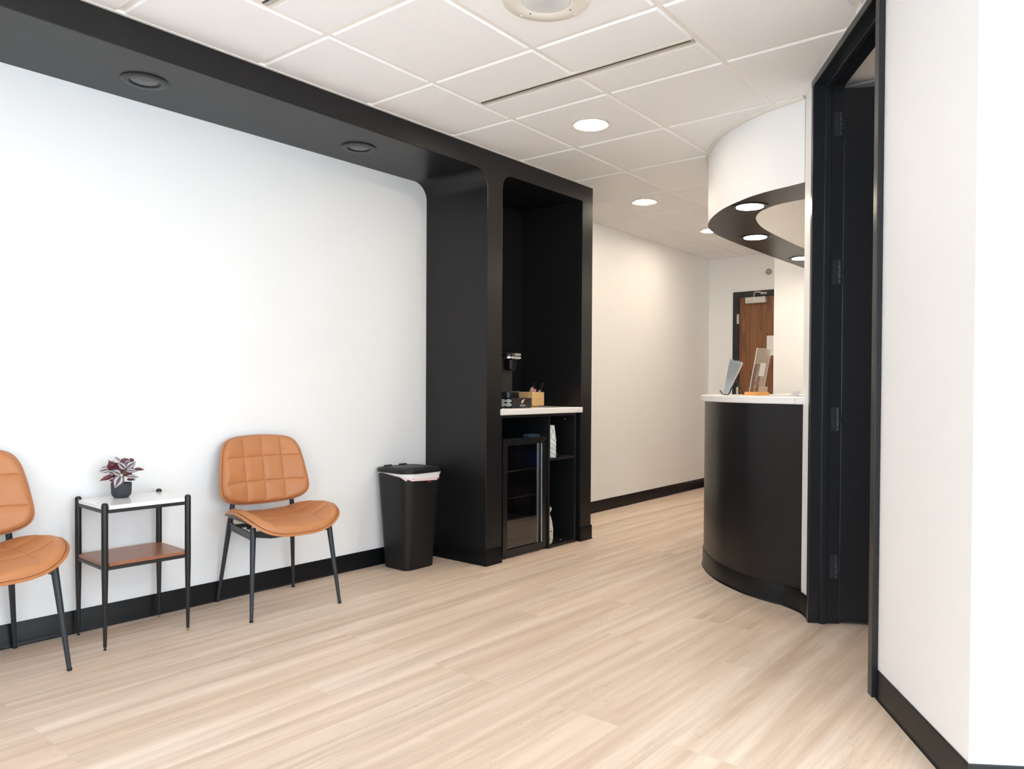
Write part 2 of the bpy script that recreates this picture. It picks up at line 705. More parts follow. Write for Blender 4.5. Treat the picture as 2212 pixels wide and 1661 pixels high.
# wall at the end of the hall, with a doorway
XE = 7.925
DY0, DY1, DZ = 2.575, 3.565, 2.175
bm = newbm()
box(bm, XE, XE + 0.12, DY1, 3.9, 0, CEIL + 0.05)
box(bm, XE, XE + 0.12, 2.4, DY0, 0, CEIL + 0.05)
box(bm, XE, XE + 0.12, DY0, DY1, DZ, CEIL + 0.05)
struct('wall_end', bm, M['wall'])
# reception back wall and right side of the hall
XR, YR = 6.50, 2.552
bm = newbm()
prism(bm, [(XR, YB), (XR + 0.12, YB), (XR + 0.12, YR - 0.12), (XE, YR - 0.12), (XE, YR), (XR, YR)], 0, CEIL + 0.05)
struct('wall_reception', bm, M['wall'])

# diagonal wall with a tall door opening
T0, T1, T2 = 0.712, 1.564, 1.760
THD = 0.115
HZ = 2.537
bm = newbm()
w2 = Vector((u.y, -u.x))       # direction of the wall that turns away at the corner


def along(p, k, a, q=0.0):
    return (p.x + k.x * a + q, p.y + k.y * a)


c0 = Vector(dg(0, 0))
cb = Vector(dg(0.12, -0.12))
far2 = c0 + w2 * 3.95
fb = far2 + u * 0.12
prism(bm, [dg(0), (far2.x, far2.y), (fb.x, fb.y), (cb.x, cb.y), dg(T0, -THD), dg(T0)], 0, CEIL + 0.05)
prism(bm, [dg(T1), dg(T1, -THD), dg(T2, -THD), dg(T2)], 0, CEIL + 0.05)
prism(bm, [dg(T0), dg(T0, -THD), dg(T1, -THD), dg(T1)], HZ + 0.012, CEIL + 0.05)
struct('wall_right', bm, M['wall'])
# partition between the back room and the reception
pa = Vector(dg(T2 - 0.02, -THD))
pts = [(pa.x, pa.y), (pa.x + w2.x * 4.9, pa.y + w2.y * 4.9)]
bm = newbm()
wall_strip(bm, pts, 0.10, 0, CEIL + 0.05)
struct('wall_partition', bm, M['wall'])

# walls behind the camera with window openings
bm = newbm()
ys = [YB - 0.12, -2.55, -0.1, 0.35, 2.95, YW + 0.12]
for a, b_, op in zip(ys[:-1], ys[1:], (0, 1, 0, 1, 0)):
    if not op:
        box(bm, XB - 0.12, XB, a, b_, 0, CEIL + 0.05)
    else:
        box(bm, XB - 0.12, XB, a, b_, 0, 0.45)
        box(bm, XB - 0.12, XB, a, b_, 2.35, CEIL + 0.05)
struct('wall_back', bm, M['wall'])
bm = newbm()
xs = [XB, -2.1, 0.1, 0.6, 2.6, XR + 0.12]
for a, b_, op in zip(xs[:-1], xs[1:], (0, 1, 0, 1, 0)):
    if not op:
        box(bm, a, b_, YB - 0.12, YB, 0, CEIL + 0.05)
    else:
        box(bm, a, b_, YB - 0.12, YB, 0, 0.45)
        box(bm, a, b_, YB - 0.12, YB, 2.35, CEIL + 0.05)
struct('wall_side', bm, M['wall'])
k = 1
for y0, y1, z0, z1 in WIN_BACK:
    bm = newbm()
    for q in (y0, (y0 + y1) / 2 - 0.02, y1 - 0.04):
        box(bm, XB - 0.09, XB - 0.03, q, q + 0.04, z0, z1)
    for q in (z0, z1 - 0.04):
        box(bm, XB - 0.09, XB - 0.03, y0, y1, q, q + 0.04)
    struct('window_%d' % k, bm, M['blackframe'])
    k += 1
for x0, x1, z0, z1 in WIN_SIDE:
    bm = newbm()
    for q in (x0, (x0 + x1) / 2 - 0.02, x1 - 0.04):
        box(bm, q, q + 0.04, YB - 0.09, YB - 0.03, z0, z1)
    for q in (z0, z1 - 0.04):
        box(bm, x0, x1, YB - 0.09, YB - 0.03, q, q + 0.04)
    struct('window_%d' % k, bm, M['blackframe'])
    k += 1

# ------------------------------------------------------------------ black portal: beam, column, niche, post
def arc(cx, cz, r, a0, a1, n=10):
    return [(cx + r * math.cos(math.radians(a0 + (a1 - a0) * i / n)), cz + r * math.sin(math.radians(a0 + (a1 - a0) * i / n))) for i in range(n + 1)]


BZ, NZ = 2.449, 2.457
out = [(XB, CEIL + 0.02), (XP1, CEIL + 0.02), (XP1, 0), (XN1, 0), (XN1, NZ)]
out += arc(XC1 + 0.085, NZ - 0.085, 0.085, 90, 180)
out += [(XC1, 0), (XC0, 0)]
out += arc(XC0 - 0.11, BZ - 0.11, 0.11, 0, 90)
out += [(XB, BZ)]
bm = newbm()
vs = [bm.verts.new((x, YF, z)) for x, z in out]
f = bm.faces.new(vs)
r = bmesh.ops.extrude_face_region(bm, geom=[f])
bmesh.ops.translate(bm, vec=(0, YW + 0.06 - YF, 0), verts=[e for e in r['geom'] if isinstance(e, bmesh.types.BMVert)])
# niche back
box(bm, XC1 - 0.02, XP1 - 0.005, 3.735, 3.80, 0, 2.5)
struct('wall_portal', bm, M['black'], bevel=0.003)

# ------------------------------------------------------------------ ceiling: tegular tiles in a metal grid
TH = 0.02715
GO = Vector((1.9141, 2.6727))
TS = 0.6096


def grid(i, j):
    x, y = i * TS, -j * TS
    return Vector((GO.x + x * math.cos(TH) - y * math.sin(TH), GO.y + x * math.sin(TH) + y * math.cos(TH)))


bm = newbm()
box(bm, XB - 0.15, 8.2, YB - 0.15, 4.05, CEIL + 0.0035, CEIL + 0.10, 1)
hb = 0.0115
BEV = 0.007
for i in range(-9, 13):
    for j in range(-4, 11):
        a = grid(i + 0.5, j + 0.5)
        if not (XB - 0.4 < a.x < 8.3 and YB - 0.4 < a.y < 4.2):
            continue
        subs = [(i + 0.0, i + 1.0)]
        if j in (0, 1) and i == 1:
            subs = [(i + 0.0, i + 0.515), (i + 0.615, i + 1.0)]
        if j in (0, 1) and i == -1:
            subs = [(i + 0.0, i + 0.45), (i + 0.55, i + 1.0)]
        for s0, s1 in subs:
            e0 = hb if s0 == int(s0) else 0.0
            e1 = hb if s1 == int(s1) else 0.0
            def cnr(bv):
                return [grid(s0 + (e0 + bv) / TS, j + (hb + bv) / TS), grid(s1 - (e1 + bv) / TS, j + (hb + bv) / TS),
                        grid(s1 - (e1 + bv) / TS, j + 1 - (hb + bv) / TS), grid(s0 + (e0 + bv) / TS, j + 1 - (hb + bv) / TS)]
            loft(bm, [[(q.x, q.y, CEIL + 0.007) for q in cnr(0)], [(q.x, q.y, CEIL + 0.003) for q in cnr(0)], [(q.x, q.y, CEIL - 0.004) for q in cnr(BEV)]], True, True, 0)
struct('ceiling', bm, [M['tile'], M['tee']])

# slot air diffusers in the ceiling


def diffuser(i0, label):
    t = thing('slot_diffuser', label, 'air vent', (0, 0, 0), 0, 'linear ceiling air diffusers')
    a = grid(i0, 0.02)
    t.location = (a.x, a.y, CEIL)
    t.rotation_euler = (0, 0, TH)
    Lg = TS * 2 - 0.03
    w = 0.061
    bm = newbm()
    box(bm, 0.0, 0.012, -Lg, 0, -0.005, 0.006)
    box(bm, w - 0.014, w, -Lg, 0, -0.004, 0.006)
    obj('frame', bm, M['trimwhite'], t)
    bm = newbm()
    box(bm, 0.023, w - 0.014, -Lg, 0, -0.003, 0.006)
    obj('deflector', bm, M['slotgrey'], t)
    bm = newbm()
    box(bm, 0.012, 0.023, -Lg + 0.01, -0.01, -0.0048, 0.004)
    obj('slot', bm, M['slot'], t)
    return t


diffuser(1.515, 'long white slot air diffuser in the ceiling left of the round speaker')
diffuser(-0.55, 'slot air diffuser at the top edge above the black beam')

# ceiling edge angle trims
bm = newbm()
wall_strip(bm, [(XB, YF), (XP1 + 0.005, YF)], -0.016, CEIL - 0.006, CEIL + 0.004)
struct('trim_1', bm, M['tee'])
bm = newbm()
wall_strip(bm, HALL, -0.018, CEIL - 0.006, CEIL + 0.004)
struct('trim_2', bm, M['tee'])
bm = newbm()
wall_strip(bm, [dg(0.0), dg(T2)], 0.02, CEIL - 0.006, CEIL + 0.004)
struct('trim_3', bm, M['tee'])

# ------------------------------------------------------------------ baseboards
BASEPROF = [(0.0, 0.1025), (0.004, 0.1025), (0.006, 0.099), (0.006, 0.014), (0.008, 0.005), (0.011, 0.0012), (0.0115, 0.0)]


def base_run(bm, pts, side, extra=0.0):
    rings = []
    for d, z in BASEPROF:
        q = offset(pts, side * (d + extra))
        rings.append([(p[0], p[1], z) for p in q])
    loft(bm, rings, closed=False, cap=False)


def baseboard(name, pts, side):
    bm = newbm()
    base_run(bm, pts, side)
    return struct(name, bm, M['base'], smooth=True)


baseboard('baseboard_left', [(XB, YW), (XC0, YW)], -1)
baseboard('baseboard_hall', [HALL[0], HALL[1]], -1)
baseboard('baseboard_column', [(XC0, YW), (XC0, YF), (XC1, YF)], -1)
baseboard('baseboard_post', [(XN1, YF + 0.4), (XN1, YF), (XP1, YF), (XP1, 3.78)], -1)
baseboard('baseboard_right', [(c0 + w2 * 3.9).to_tuple(), dg(0), dg(T0 - 0.035)], 1)
baseboard('baseboard_end', [(XE, 3.9), (XE, DY1 + 0.0)], -1)
for q, (p0, p1) in enumerate([((XB, -3.0), (XB, YW))]):
    baseboard('baseboard_back', [p0, p1], -1)

# ------------------------------------------------------------------ diagonal doorway: frame, hinges, door leaf
FW = 0.042
bm = newbm()


def dprism(bm, t0, t1, d0, d1, z0, z1):
    prism(bm, [dg(t0, d0), dg(t0, d1), dg(t1, d1), dg(t1, d0)], z0, z1)


ZT = CEIL - 0.012
# faces towards the waiting room
dprism(bm, T0 - 0.03, T0 + 0.012, 0.0, 0.022, 0, ZT)
dprism(bm, T1 - 0.012, T1 + 0.018, 0.0, 0.020, 0, ZT)
dprism(bm, T0 - 0.03, T1 + 0.018, 0.0, 0.021, HZ, ZT)
# reveals
dprism(bm, T0, T0 + 0.012, -0.125, 0.005, 0, HZ + 0.012)
dprism(bm, T1 - 0.012, T1, -0.125, 0.005, 0, HZ + 0.012)
dprism(bm, T0, T1, -0.125, 0.005, HZ, HZ + 0.014)
# stop
dprism(bm, T0 + 0.012, T0 + 0.028, -0.058, -0.032, 0, HZ)
dprism(bm, T1 - 0.028, T1 - 0.012, -0.058, -0.032, 0, HZ)
dprism(bm, T0 + 0.012, T1 - 0.012, -0.058, -0.032, HZ - 0.016, HZ)
dfr = struct('door_1', bm, M['blackframe'], bevel=0.0025)

hp = Vector(dg(T1 - 0.014, -0.108))
ang = math.radians(-61)
dd = Vector((math.cos(ang), math.sin(ang)))
dn = Vector((-dd.y, dd.x))        # away from the camera
bm = newbm()
q0 = hp + dd * 0.012
LEN = 0.815
cs = [q0, q0 + dd * LEN, q0 + dd * LEN + dn * 0.045, q0 + dn * 0.045]
prism(bm, [(c.x, c.y) for c in cs], 0.014, 2.522)
leaf = obj('door_leaf', bm, M['blackframe'], dfr, bevel=0.004, bseg=3)
for z in (2.355, 1.663, 0.970, 0.273):
    bm = newbm()
    for s in range(5):
        z0 = z - 0.056 + s * 0.0225
        tube(bm, [(hp.x, hp.y, z0), (hp.x, hp.y, z0 + 0.0205)], 0.0105 if s % 2 else 0.0095, 14)
    a = Vector(dg(T1 - 0.0125, -0.105))
    prism(bm, [dg(T1 - 0.0155, -0.108), dg(T1 - 0.0155, -0.078), dg(T1 - 0.012, -0.078), dg(T1 - 0.012, -0.108)], z - 0.056, z + 0.056)
    prism(bm, [(hp.x, hp.y), (hp.x + dd.x * 0.03, hp.y + dd.y * 0.03), (hp.x + dd.x * 0.03 + dn.x * 0.004, hp.y + dd.y * 0.03 + dn.y * 0.004), (hp.x + dn.x * 0.004, hp.y + dn.y * 0.004)], z - 0.02, z + 0.02)
    obj('hinge', bm, mat('hinge_lit_grey', (0.030, 0.034, 0.042), 0.3), dfr, smooth=True)  # grey set lighter than the frame to stand for light caught by the knuckles

# added lamp, out of view, in the back room so that it is not a black hole
bm = newbm()
box(bm, -0.28, 0.28, -0.28, 0.28, -0.012, 0.0)
t = thing('fill_panel', 'square ceiling light added out of view to brighten the room behind the black door', 'ceiling light', (4.05, -0.45, CEIL - 0.004))
obj('lens', bm, emit('fill_panel_lens', (1.0, 0.92, 0.84), 3.2), t)
bm = newbm()
for s in (-1, 1):
    box(bm, s * 0.30 - 0.02, s * 0.30 + 0.02, -0.32, 0.32, -0.014, 0.002)
    box(bm, -0.28, 0.28, s * 0.30 - 0.02, s * 0.30 + 0.02, -0.014, 0.002)
obj('frame', bm, M['trimwhite'], t)

# ------------------------------------------------------------------ end-of-hall door
bm = newbm()
FR = 0.058
xf0, xf1 = XE - 0.018, XE + 0.10
box(bm, xf0, xf1, DY1 - FR, DY1 + 0.008, 0, DZ + 0.008)
box(bm, xf0, xf1, DY0 - 0.008, DY0 + FR, 0, DZ + 0.008)
box(bm, xf0, xf1, DY0 + FR, DY1 - FR, DZ - FR, DZ + 0.008)
d2 = struct('door_2', bm, M['blackframe'], bevel=0.002)
bm = newbm()
box(bm, XE + 0.004, XE + 0.048, DY0 + FR + 0.003, DY1 - FR - 0.003, 0.012, DZ - FR - 0.003)
leaf2 = obj('door_leaf', bm, M['doorwood'], d2)
leaf2['label'] = 'oak veneer leaf'
bm = newbm()
box(bm, XE - 0.052, XE + 0.004, 3.188, 3.416, 2.046, 2.112)
cl = obj('door_closer', bm, M['closer'], d2, bevel=0.003)
bm = newbm()
tube(bm, [(XE - 0.03, 3.325, 2.112), (XE - 0.035, 3.322, 2.128), (XE - 0.07, 3.30, 2.160), (XE - 0.06, 3.27, 2.163), (XE - 0.03, 3.215, 2.150), (XE - 0.022, 3.19, 2.150)], 0.007, 8)
box(bm, XE - 0.024, XE - 0.016, 3.185, 3.25, 2.14, 2.16)
obj('closer_arm', bm, M['nickel'], cl, smooth=True)
for z in (1.885, 1.08, 0.28):
    bm = newbm()
    tube(bm, [(XE - 0.010, DY1 - FR + 0.003, z - 0.055), (XE - 0.010, DY1 - FR + 0.003, z + 0.055)], 0.009, 10)
    box(bm, XE - 0.020, XE - 0.0175, DY1 - FR + 0.003, DY1 - FR + 0.018, z - 0.05, z + 0.05)
    obj('hinge', bm, M['nickel'], d2, smooth=True)
bm = newbm()
box(bm, XE - 0.0005, XE + 0.0035, 2.91, 3.188, 1.473, 1.688)
tag(obj('paper_notice', bm, M['paper']), 'white paper notice taped to the brown wooden door', 'notice')
# round alarm sounder beside the door head
t = thing('wall_alarm', 'small round grey alarm on the wall above the wooden door', 'alarm', (XE, 3.172, 2.378))
bm = newbm()
vs = lathe(bm, [(0.0, -0.0), (0.033, 0.0), (0.033, 0.010), (0.028, 0.018), (0.012, 0.02), (0.010, 0.024), (0.0, 0.024)], (0, 0, 0), 24)
xform(vs, Matrix.Rotation(-math.pi / 2, 4, 'Y'))
obj('housing', bm, M['greymetal'], t, smooth=True)
bm = newbm()
vs = lathe(bm, [(0.0, 0.002), (0.006, 0.002), (0.006, 0.026), (0.0, 0.026)], (0, 0, 0), 12)
xform(vs, Matrix.Rotation(-math.pi / 2, 4, 'Y'))
obj('lens', bm, M['closer'], t)

# ------------------------------------------------------------------ reception: curved counter and ring above
sp_ = dg(T2, 0.0)
CURVE = [(sp_[0], sp_[1]), (sp_[0] + 0.012, sp_[1] + 0.008), (3.812, 1.42), (3.834, 1.51), (3.865, 1.60), (3.915, 1.70), (4.035, 1.87), (4.155, 1.99), (4.29, 2.095), (4.42, 2.170), (4.56, 2.222), (4.75, 2.255), (5.0, 2.27), (5.5, 2.277), (6.0, 2.278), (XR, 2.278)]
CURVE = [(p.x, p.y) for p in catmull(CURVE[1:], 6)]
INNER = [(4.10, 1.18), (4.118, 1.35), (4.128, 1.50), (4.16, 1.625), (4.233, 1.735), (4.34, 1.815), (4.467, 1.870), (4.668, 1.918), (4.90, 1.940), (5.3, 1.955), (5.9, 1.965), (XR, 1.968)]
INNER = [(p.x, p.y) for p in catmull(INNER, 6)]
RZ = 2.146
# ring: white vertical faces, black underside
bm = newbm()
ring = CURVE + INNER[::-1]
a = [bm.verts.new((p[0], p[1], RZ)) for p in ring]
b = [bm.verts.new((p[0], p[1], CEIL + 0.02)) for p in ring]
f = bm.faces.new(a)
f.material_index = 1
n = len(ring)
for i in range(n):
    j = (i + 1) % n
    bm.faces.new((a[i], a[j], b[j], b[i]))
struct('trim_4', bm, [M['wall'], M['black']], smooth=True)
bm = newbm()
wall_strip(bm, CURVE, 0.019, CEIL - 0.018, CEIL + 0.004)
struct('trim_5', bm, M['trimwhite'], smooth=True)

# counter body
CB = offset([p for p in CURVE if p[0] < 6.2], 0.010)
CB[0] = dg(T2 - 0.004, 0.001)
t = thing('reception_counter', 'curved black reception counter under the white top', 'counter', (0, 0, 0))
bm = newbm()
prism(bm, CB + offset(CB, -0.11)[::-1], 0.0, 1.034)
obj('body', bm, M['black'], t, smooth=True)
bm = newbm()
kb = [(p[0], p[1]) for p in catmull([dg(T1 + 0.02, 0.0), dg(T1 + 0.08, 0.0), dg(T1 + 0.135, 0.004), dg(T2 - 0.012, 0.020), CB[6], CB[10]], 5)] + CB[11:]
base_run(bm, kb, 1)
obj('kick_base', bm, M['base'], t, smooth=True)
# countertop
bm = newbm()
CT = [(p[0], p[1]) for p in CURVE if p[0] < 6.2][1:]
o1 = offset(CT, 0.034)
o1[0] = (3.735, 1.352)
o2 = offset(CT, -0.33)
o2 = [q for q in o2 if q[0] > 4.0]
ins = [(4.15, 1.20)]
poly = o1 + [(6.2, 1.93)] + [(5.5, 1.93), (4.9, 1.915), (4.667, 1.89), (4.47, 1.845), (4.34, 1.79), (4.23, 1.71), (4.16, 1.6), (4.135, 1.5), (4.12, 1.35)] + [(3.93, 1.20)]
prism(bm, poly, 1.034, 1.071)
tag(obj('countertop', bm, M['quartz'], smooth=False, bevel=0.005), 'white solid worktop lying on the curved black reception counter', 'countertop')

# downlights ---------------------------------------------------------------


def downlight(x, y, z, r, rt_, label, black=False, group='recessed downlights in the ceiling'):
    t = thing('recessed_light', label, 'ceiling light', (x, y, z), 0, group)
    bm = newbm()
    prof = [(r, -0.001), (rt_ - 0.004, -0.006), (rt_, -0.004), (rt_, 0.002), (r - 0.002, 0.002)]
    seg = 48
    rings = [[(pr_ * math.cos(2 * math.pi * k / seg), pr_ * math.sin(2 * math.pi * k / seg), pz) for k in range(seg)] for pr_, pz in prof]
    loft(bm, rings + [rings[0]], True, False)
    obj('trim_ring', bm, M['black'] if black else M['ringbeige'], t, smooth=True)
    bm = newbm()
    lathe(bm, [(0, -0.0035), (r, -0.0035), (r, 0.001), (0, 0.001)], (0, 0, 0), 48)
    ln = obj('lens', bm, M['lensring'] if black else M['lens'], t)
    ln['label'] = 'glowing lens'
    return t


downlight(3.462, 2.412, CEIL - 0.004, 0.078, 0.102, 'lit recessed downlight nearest the camera in the white ceiling')
downlight(5.150, 3.073, CEIL - 0.004, 0.078, 0.102, 'lit recessed downlight over the hall, middle one of the ceiling row')
downlight(6.455, 3.140, CEIL - 0.004, 0.078, 0.102, 'lit hall downlight half hidden behind the curved white bulkhead')
downlight(4.108, 1.759, RZ, 0.075, 0.106, 'lit downlight in the front of the dark curved bulkhead underside', True, 'downlights in the curved bulkhead')
downlight(4.957, 2.082, RZ, 0.075, 0.106, 'lit downlight in the middle of the dark curved bulkhead underside', True, 'downlights in the curved bulkhead')
downlight(5.965, 2.118, RZ, 0.075, 0.106, 'lit bulkhead downlight farthest back, cut off by the white wall end', True, 'downlights in the curved bulkhead')
# downlights added out of view to brighten the reception and the ceiling
for x_, y_, lb in ((5.0, 0.7, 'lit downlight added out of view over the reception desk area behind the counter'), (-0.2, 1.2, 'lit recessed downlight added out of view above and behind the camera'), (1.6, -0.6, 'lit recessed downlight added out of view right of the camera'), (-0.9, -1.2, 'lit recessed downlight added out of view nearest the rear windows')):
    downlight(x_, y_, CEIL - 0.004, 0.078, 0.102, lb)


def beamlight(x, label):
    t = thing('recessed_light', label, 'ceiling light', (x, 3.440, BZ), 0, 'unlit black downlights in the beam')
    bm = newbm()
    seg = 48
    prof = [(0.060, 0.0), (0.066, -0.006), (0.092, -0.006), (0.096, -0.003), (0.096, 0.001), (0.060, 0.001)]
    rings = [[(pr_ * math.cos(2 * math.pi * k / seg), pr_ * math.sin(2 * math.pi * k / seg), pz) for k in range(seg)] for pr_, pz in prof]
    loft(bm, rings + [rings[0]], True, False)
    obj('trim_ring', bm, M['black'], t, smooth=True)
    bm = newbm()
    lathe(bm, [(0, -0.0045), (0.045, -0.004), (0.057, -0.0015), (0.060, 0.001), (0, 0.001)], (0, 0, 0), 40)
    ln = obj('lens', bm, M['darkcan'], t, smooth=True)
    return t


beamlight(1.511, 'unlit black downlight in the beam, the larger one at upper left')
beamlight(2.672, 'unlit black downlight in the beam nearer the black column')
beamlight(0.350, 'unlit black downlight in the beam beyond the left edge')

# ceiling speaker
t = thing('ceiling_speaker', 'round white ceiling speaker with perforated grille at the top edge', 'speaker', (2.250, 1.776, CEIL - 0.004))
bm = newbm()
lathe(bm, [(0, -0.002), (0.094, -0.003), (0.098, -0.006), (0.160, -0.006), (0.168, -0.001), (0.168, 0.004), (0, 0.004)], (0, 0, 0), 64)
obj('baffle', bm, M['trimwhite'], t, smooth=True)
gm = mat('perforated_grille', (0.62, 0.64, 0.66), 0.5)
nt = gm.node_tree
tcn = nt.nodes.new('ShaderNodeTexCoord')
vr = nt.nodes.new('ShaderNodeTexVoronoi')
vr.inputs['Scale'].default_value = 260
vr.inputs['Randomness'].default_value = 0.0
nt.links.new(tcn.outputs['Object'], vr.inputs['Vector'])
crn = nt.nodes.new('ShaderNodeValToRGB')
crn.color_ramp.elements[0].position = 0.25
crn.color_ramp.elements[0].color = (0.30, 0.32, 0.34, 1)
crn.color_ramp.elements[1].position = 0.42
crn.color_ramp.elements[1].color = (0.80, 0.81, 0.82, 1)
nt.links.new(vr.outputs['Distance'], crn.inputs[0])
nt.links.new(crn.outputs[0], nt.nodes['Principled BSDF'].inputs['Base Color'])
bm = newbm()
lathe(bm, [(0, -0.0075), (0.080, -0.0065), (0.093, -0.004), (0.093, 0.0), (0, 0.0)], (0, 0, 0), 64)
obj('grille', bm, gm, t, smooth=True)
for k in range(4):
    for rr_, rad, mm in ((0.112, 0.0028, 'slot'), (0.148, 0.003, 'paper')):
        aa = math.radians(-108 + 90 * k + (8 if rr_ > 0.12 else 0))
        bm = newbm()
        lathe(bm, [(0, -0.0085), (rad, -0.008), (rad, -0.004), (0, -0.004)], (rr_ * math.cos(aa), rr_ * math.sin(aa), 0), 12)
        obj('screw', bm, M[mm], t)

# ------------------------------------------------------------------ chairs


def polar_outline(pts, n=160):
    cr_ = catmull([(p[0], p[1], 0) for p in pts], 12, True)
    c = sum((q for q in cr_), Vector((0, 0, 0))) / len(cr_)
    # resample by angle
    an = [(math.atan2(q.y - c.y, q.x - c.x), q) for q in cr_]
    an.sort(key=lambda z: z[0])
    out_ = []
    for k in range(n):
        t_ = -math.pi + 2 * math.pi * (k + 0.5) / n
        lo = hi = None
        for i in range(len(an)):
            if an[i][0] > t_:
                hi = an[i]
                lo = an[i - 1]
                break
        if hi is None:
            lo, hi = an[-1], an[0]
        la, ha = lo[0], hi[0]
        if ha < la:
            ha += 2 * math.pi
            if t_ < la:
                t_ += 2 * math.pi
        w_ = 0 if ha == la else (t_ - la) / (ha - la)
        q = lo[1].lerp(hi[1], min(max(w_, 0), 1))
        out_.append((q.x, q.y))
    return (c.x, c.y), out_


def mirror_outline(half):
    return half + [(-x, y) for x, y in reversed(half) if abs(x) > 1e-6]


SEAT_HALF = [(0, -0.274), (0.09, -0.272), (0.175, -0.258), (0.228, -0.218), (0.250, -0.13), (0.243, -0.01), (0.226, 0.075), (0.19, 0.135), (0.12, 0.165), (0, 0.175)]
BACK_HALF = [(0, 0.497), (0.11, 0.502), (0.18, 0.516), (0.222, 0.543), (0.236, 0.585), (0.230, 0.66), (0.220, 0.73), (0.207, 0.785), (0.180, 0.826), (0.125, 0.846), (0, 0.853)]


def seat_z(x, y):
    uu = abs(x) / 0.245
    v = (y + 0.05) / 0.22
    return 0.420 + 0.078 * uu ** 3.0 * (1.0 - 0.08 * max(0, v)) - 0.020 * max(0, -v) ** 2 + 0.010 * max(0, v) ** 2


def back_y(x, z):
    return 0.135 + (z - 0.5) * 0.235 - 0.050 * (abs(x) / 0.235) ** 2.2


GK = [1.0]


def groove(x, y, xs_, ys_, d=0.0040, s=0.0030, d2=0.0050, s2=0.020):
    g = 0.0
    for q in xs_:
        g = max(g, d * math.exp(-((x - q) / s) ** 2) + d2 * math.exp(-((x - q) / s2) ** 2))
    h = 0.0
    for q in ys_:
        h = max(h, d * math.exp(-((y - q) / s) ** 2) + d2 * math.exp(-((y - q) / s2) ** 2))
    return (max(g, h) + 0.45 * min(g, h)) * GK[0]


def pad(bm, c, outl, surf, thick, inset, xs_, ys_, N=84):
    """cushion on a curved sheet: surf(x, y, h) gives the 3D point at height h above the sheet.
    A square grid is mapped onto the outline so that the seams run almost along its lines."""
    n_ = len(outl)
    ths = [math.atan2(p[1] - c[1], p[0] - c[0]) for p in outl]
    Ls = [math.hypot(p[0] - c[0], p[1] - c[1]) for p in outl]
    ax_ = max(abs(p[0] - c[0]) for p in outl)
    ay_ = max(abs(p[1] - c[1]) for p in outl)

    def radius(t_):
        k = (t_ + math.pi) / (2 * math.pi) * n_ - 0.5
        i = math.floor(k)
        f_ = k - i
        return Ls[i % n_] * (1 - f_) + Ls[(i + 1) % n_] * f_
    grid_ = []
    for j in range(-N, N + 1):
        row = []
        for i in range(-N, N + 1):
            s_, t_ = i / N, j / N
            r_ = max(abs(s_), abs(t_))
            if r_ == 0:
                x, y, L_ = c[0], c[1], ax_
            else:
                th_ = math.atan2(t_ * ay_, s_ * ax_)
                L_ = radius(th_) - inset
                rr_ = 1 - (1 - r_) * (1 + 0.25 * r_)
                x = c[0] + L_ * rr_ * math.cos(th_)
                y = c[1] + L_ * rr_ * math.sin(th_)
                r_ = rr_
            edge = (1 - r_) * L_
            q = min(edge / 0.024, 1.0)
            crown = 1 - (1 - min(edge / 0.11, 1)) ** 2
            h = thick * (0.14 + 0.66 * math.sqrt(max(0.0, 1 - (1 - q) ** 2)) + 0.20 * crown)
            h -= groove(x, y, xs_, ys_) * min(1.0, edge / 0.020)
            row.append(bm.verts.new(surf(x, y, h)))
        grid_.append(row)
    M2 = 2 * N
    for j in range(M2):
        for i in range(M2):
            bm.faces.new((grid_[j][i], grid_[j][i + 1], grid_[j + 1][i + 1], grid_[j + 1][i]))
    rim = [grid_[0][i] for i in range(M2)] + [grid_[j][M2] for j in range(M2)] + [grid_[M2][i] for i in range(M2, 0, -1)] + [grid_[j][0] for j in range(M2, 0, -1)]
    low = []
    for v in rim:
        low.append(bm.verts.new(v.co + (surf(c[0], c[1], 0.0) - surf(c[0], c[1], 0.004))))
    for i in range(len(rim)):
        j = (i + 1) % len(rim)
        bm.faces.new((rim[i], low[i], low[j], rim[j]))


def shell(bm, c, outl, surf, thick, nr=16):
    n_ = len(outl)
    sides = []
    for h in (0.0, -thick):
        cv = bm.verts.new(surf(c[0], c[1], h))
        R_ = []
        for k in range(1, nr + 1):
            r_ = k / nr
            R_.append([bm.verts.new(surf(c[0] + (p[0] - c[0]) * r_, c[1] + (p[1] - c[1]) * r_, h)) for p in outl])
        for i in range(n_):
            j = (i + 1) % n_
            bm.faces.new((cv, R_[0][i], R_[0][j])).material_index = 0
            for k in range(nr - 1):
                f_ = bm.faces.new((R_[k][i], R_[k + 1][i], R_[k + 1][j], R_[k][j]))
                f_.material_index = 1 if (h == 0.0 and k >= nr - 2) else 0
        sides.append(R_[-1])
    for i in range(n_):
        j = (i + 1) % n_
        bm.faces.new((sides[0][i], sides[1][i], sides[1][j], sides[0][j])).material_index = 1


def seat_surf(x, y, h):
    e = 0.002
    nx = -(seat_z(x + e, y) - seat_z(x - e, y)) / (2 * e)
    ny = -(seat_z(x, y + e) - seat_z(x, y - e)) / (2 * e)
    nv = Vector((nx, ny, 1)).normalized()
    return Vector((x, y, seat_z(x, y))) + nv * h


def back_surf(x, z, h):
    e = 0.002
    dx = (back_y(x + e, z) - back_y(x - e, z)) / (2 * e)
    dz = (back_y(x, z + e) - back_y(x, z - e)) / (2 * e)
    nv = Vector((dx, -1, dz)).normalized()
    return Vector((x, back_y(x, z), z)) + nv * h


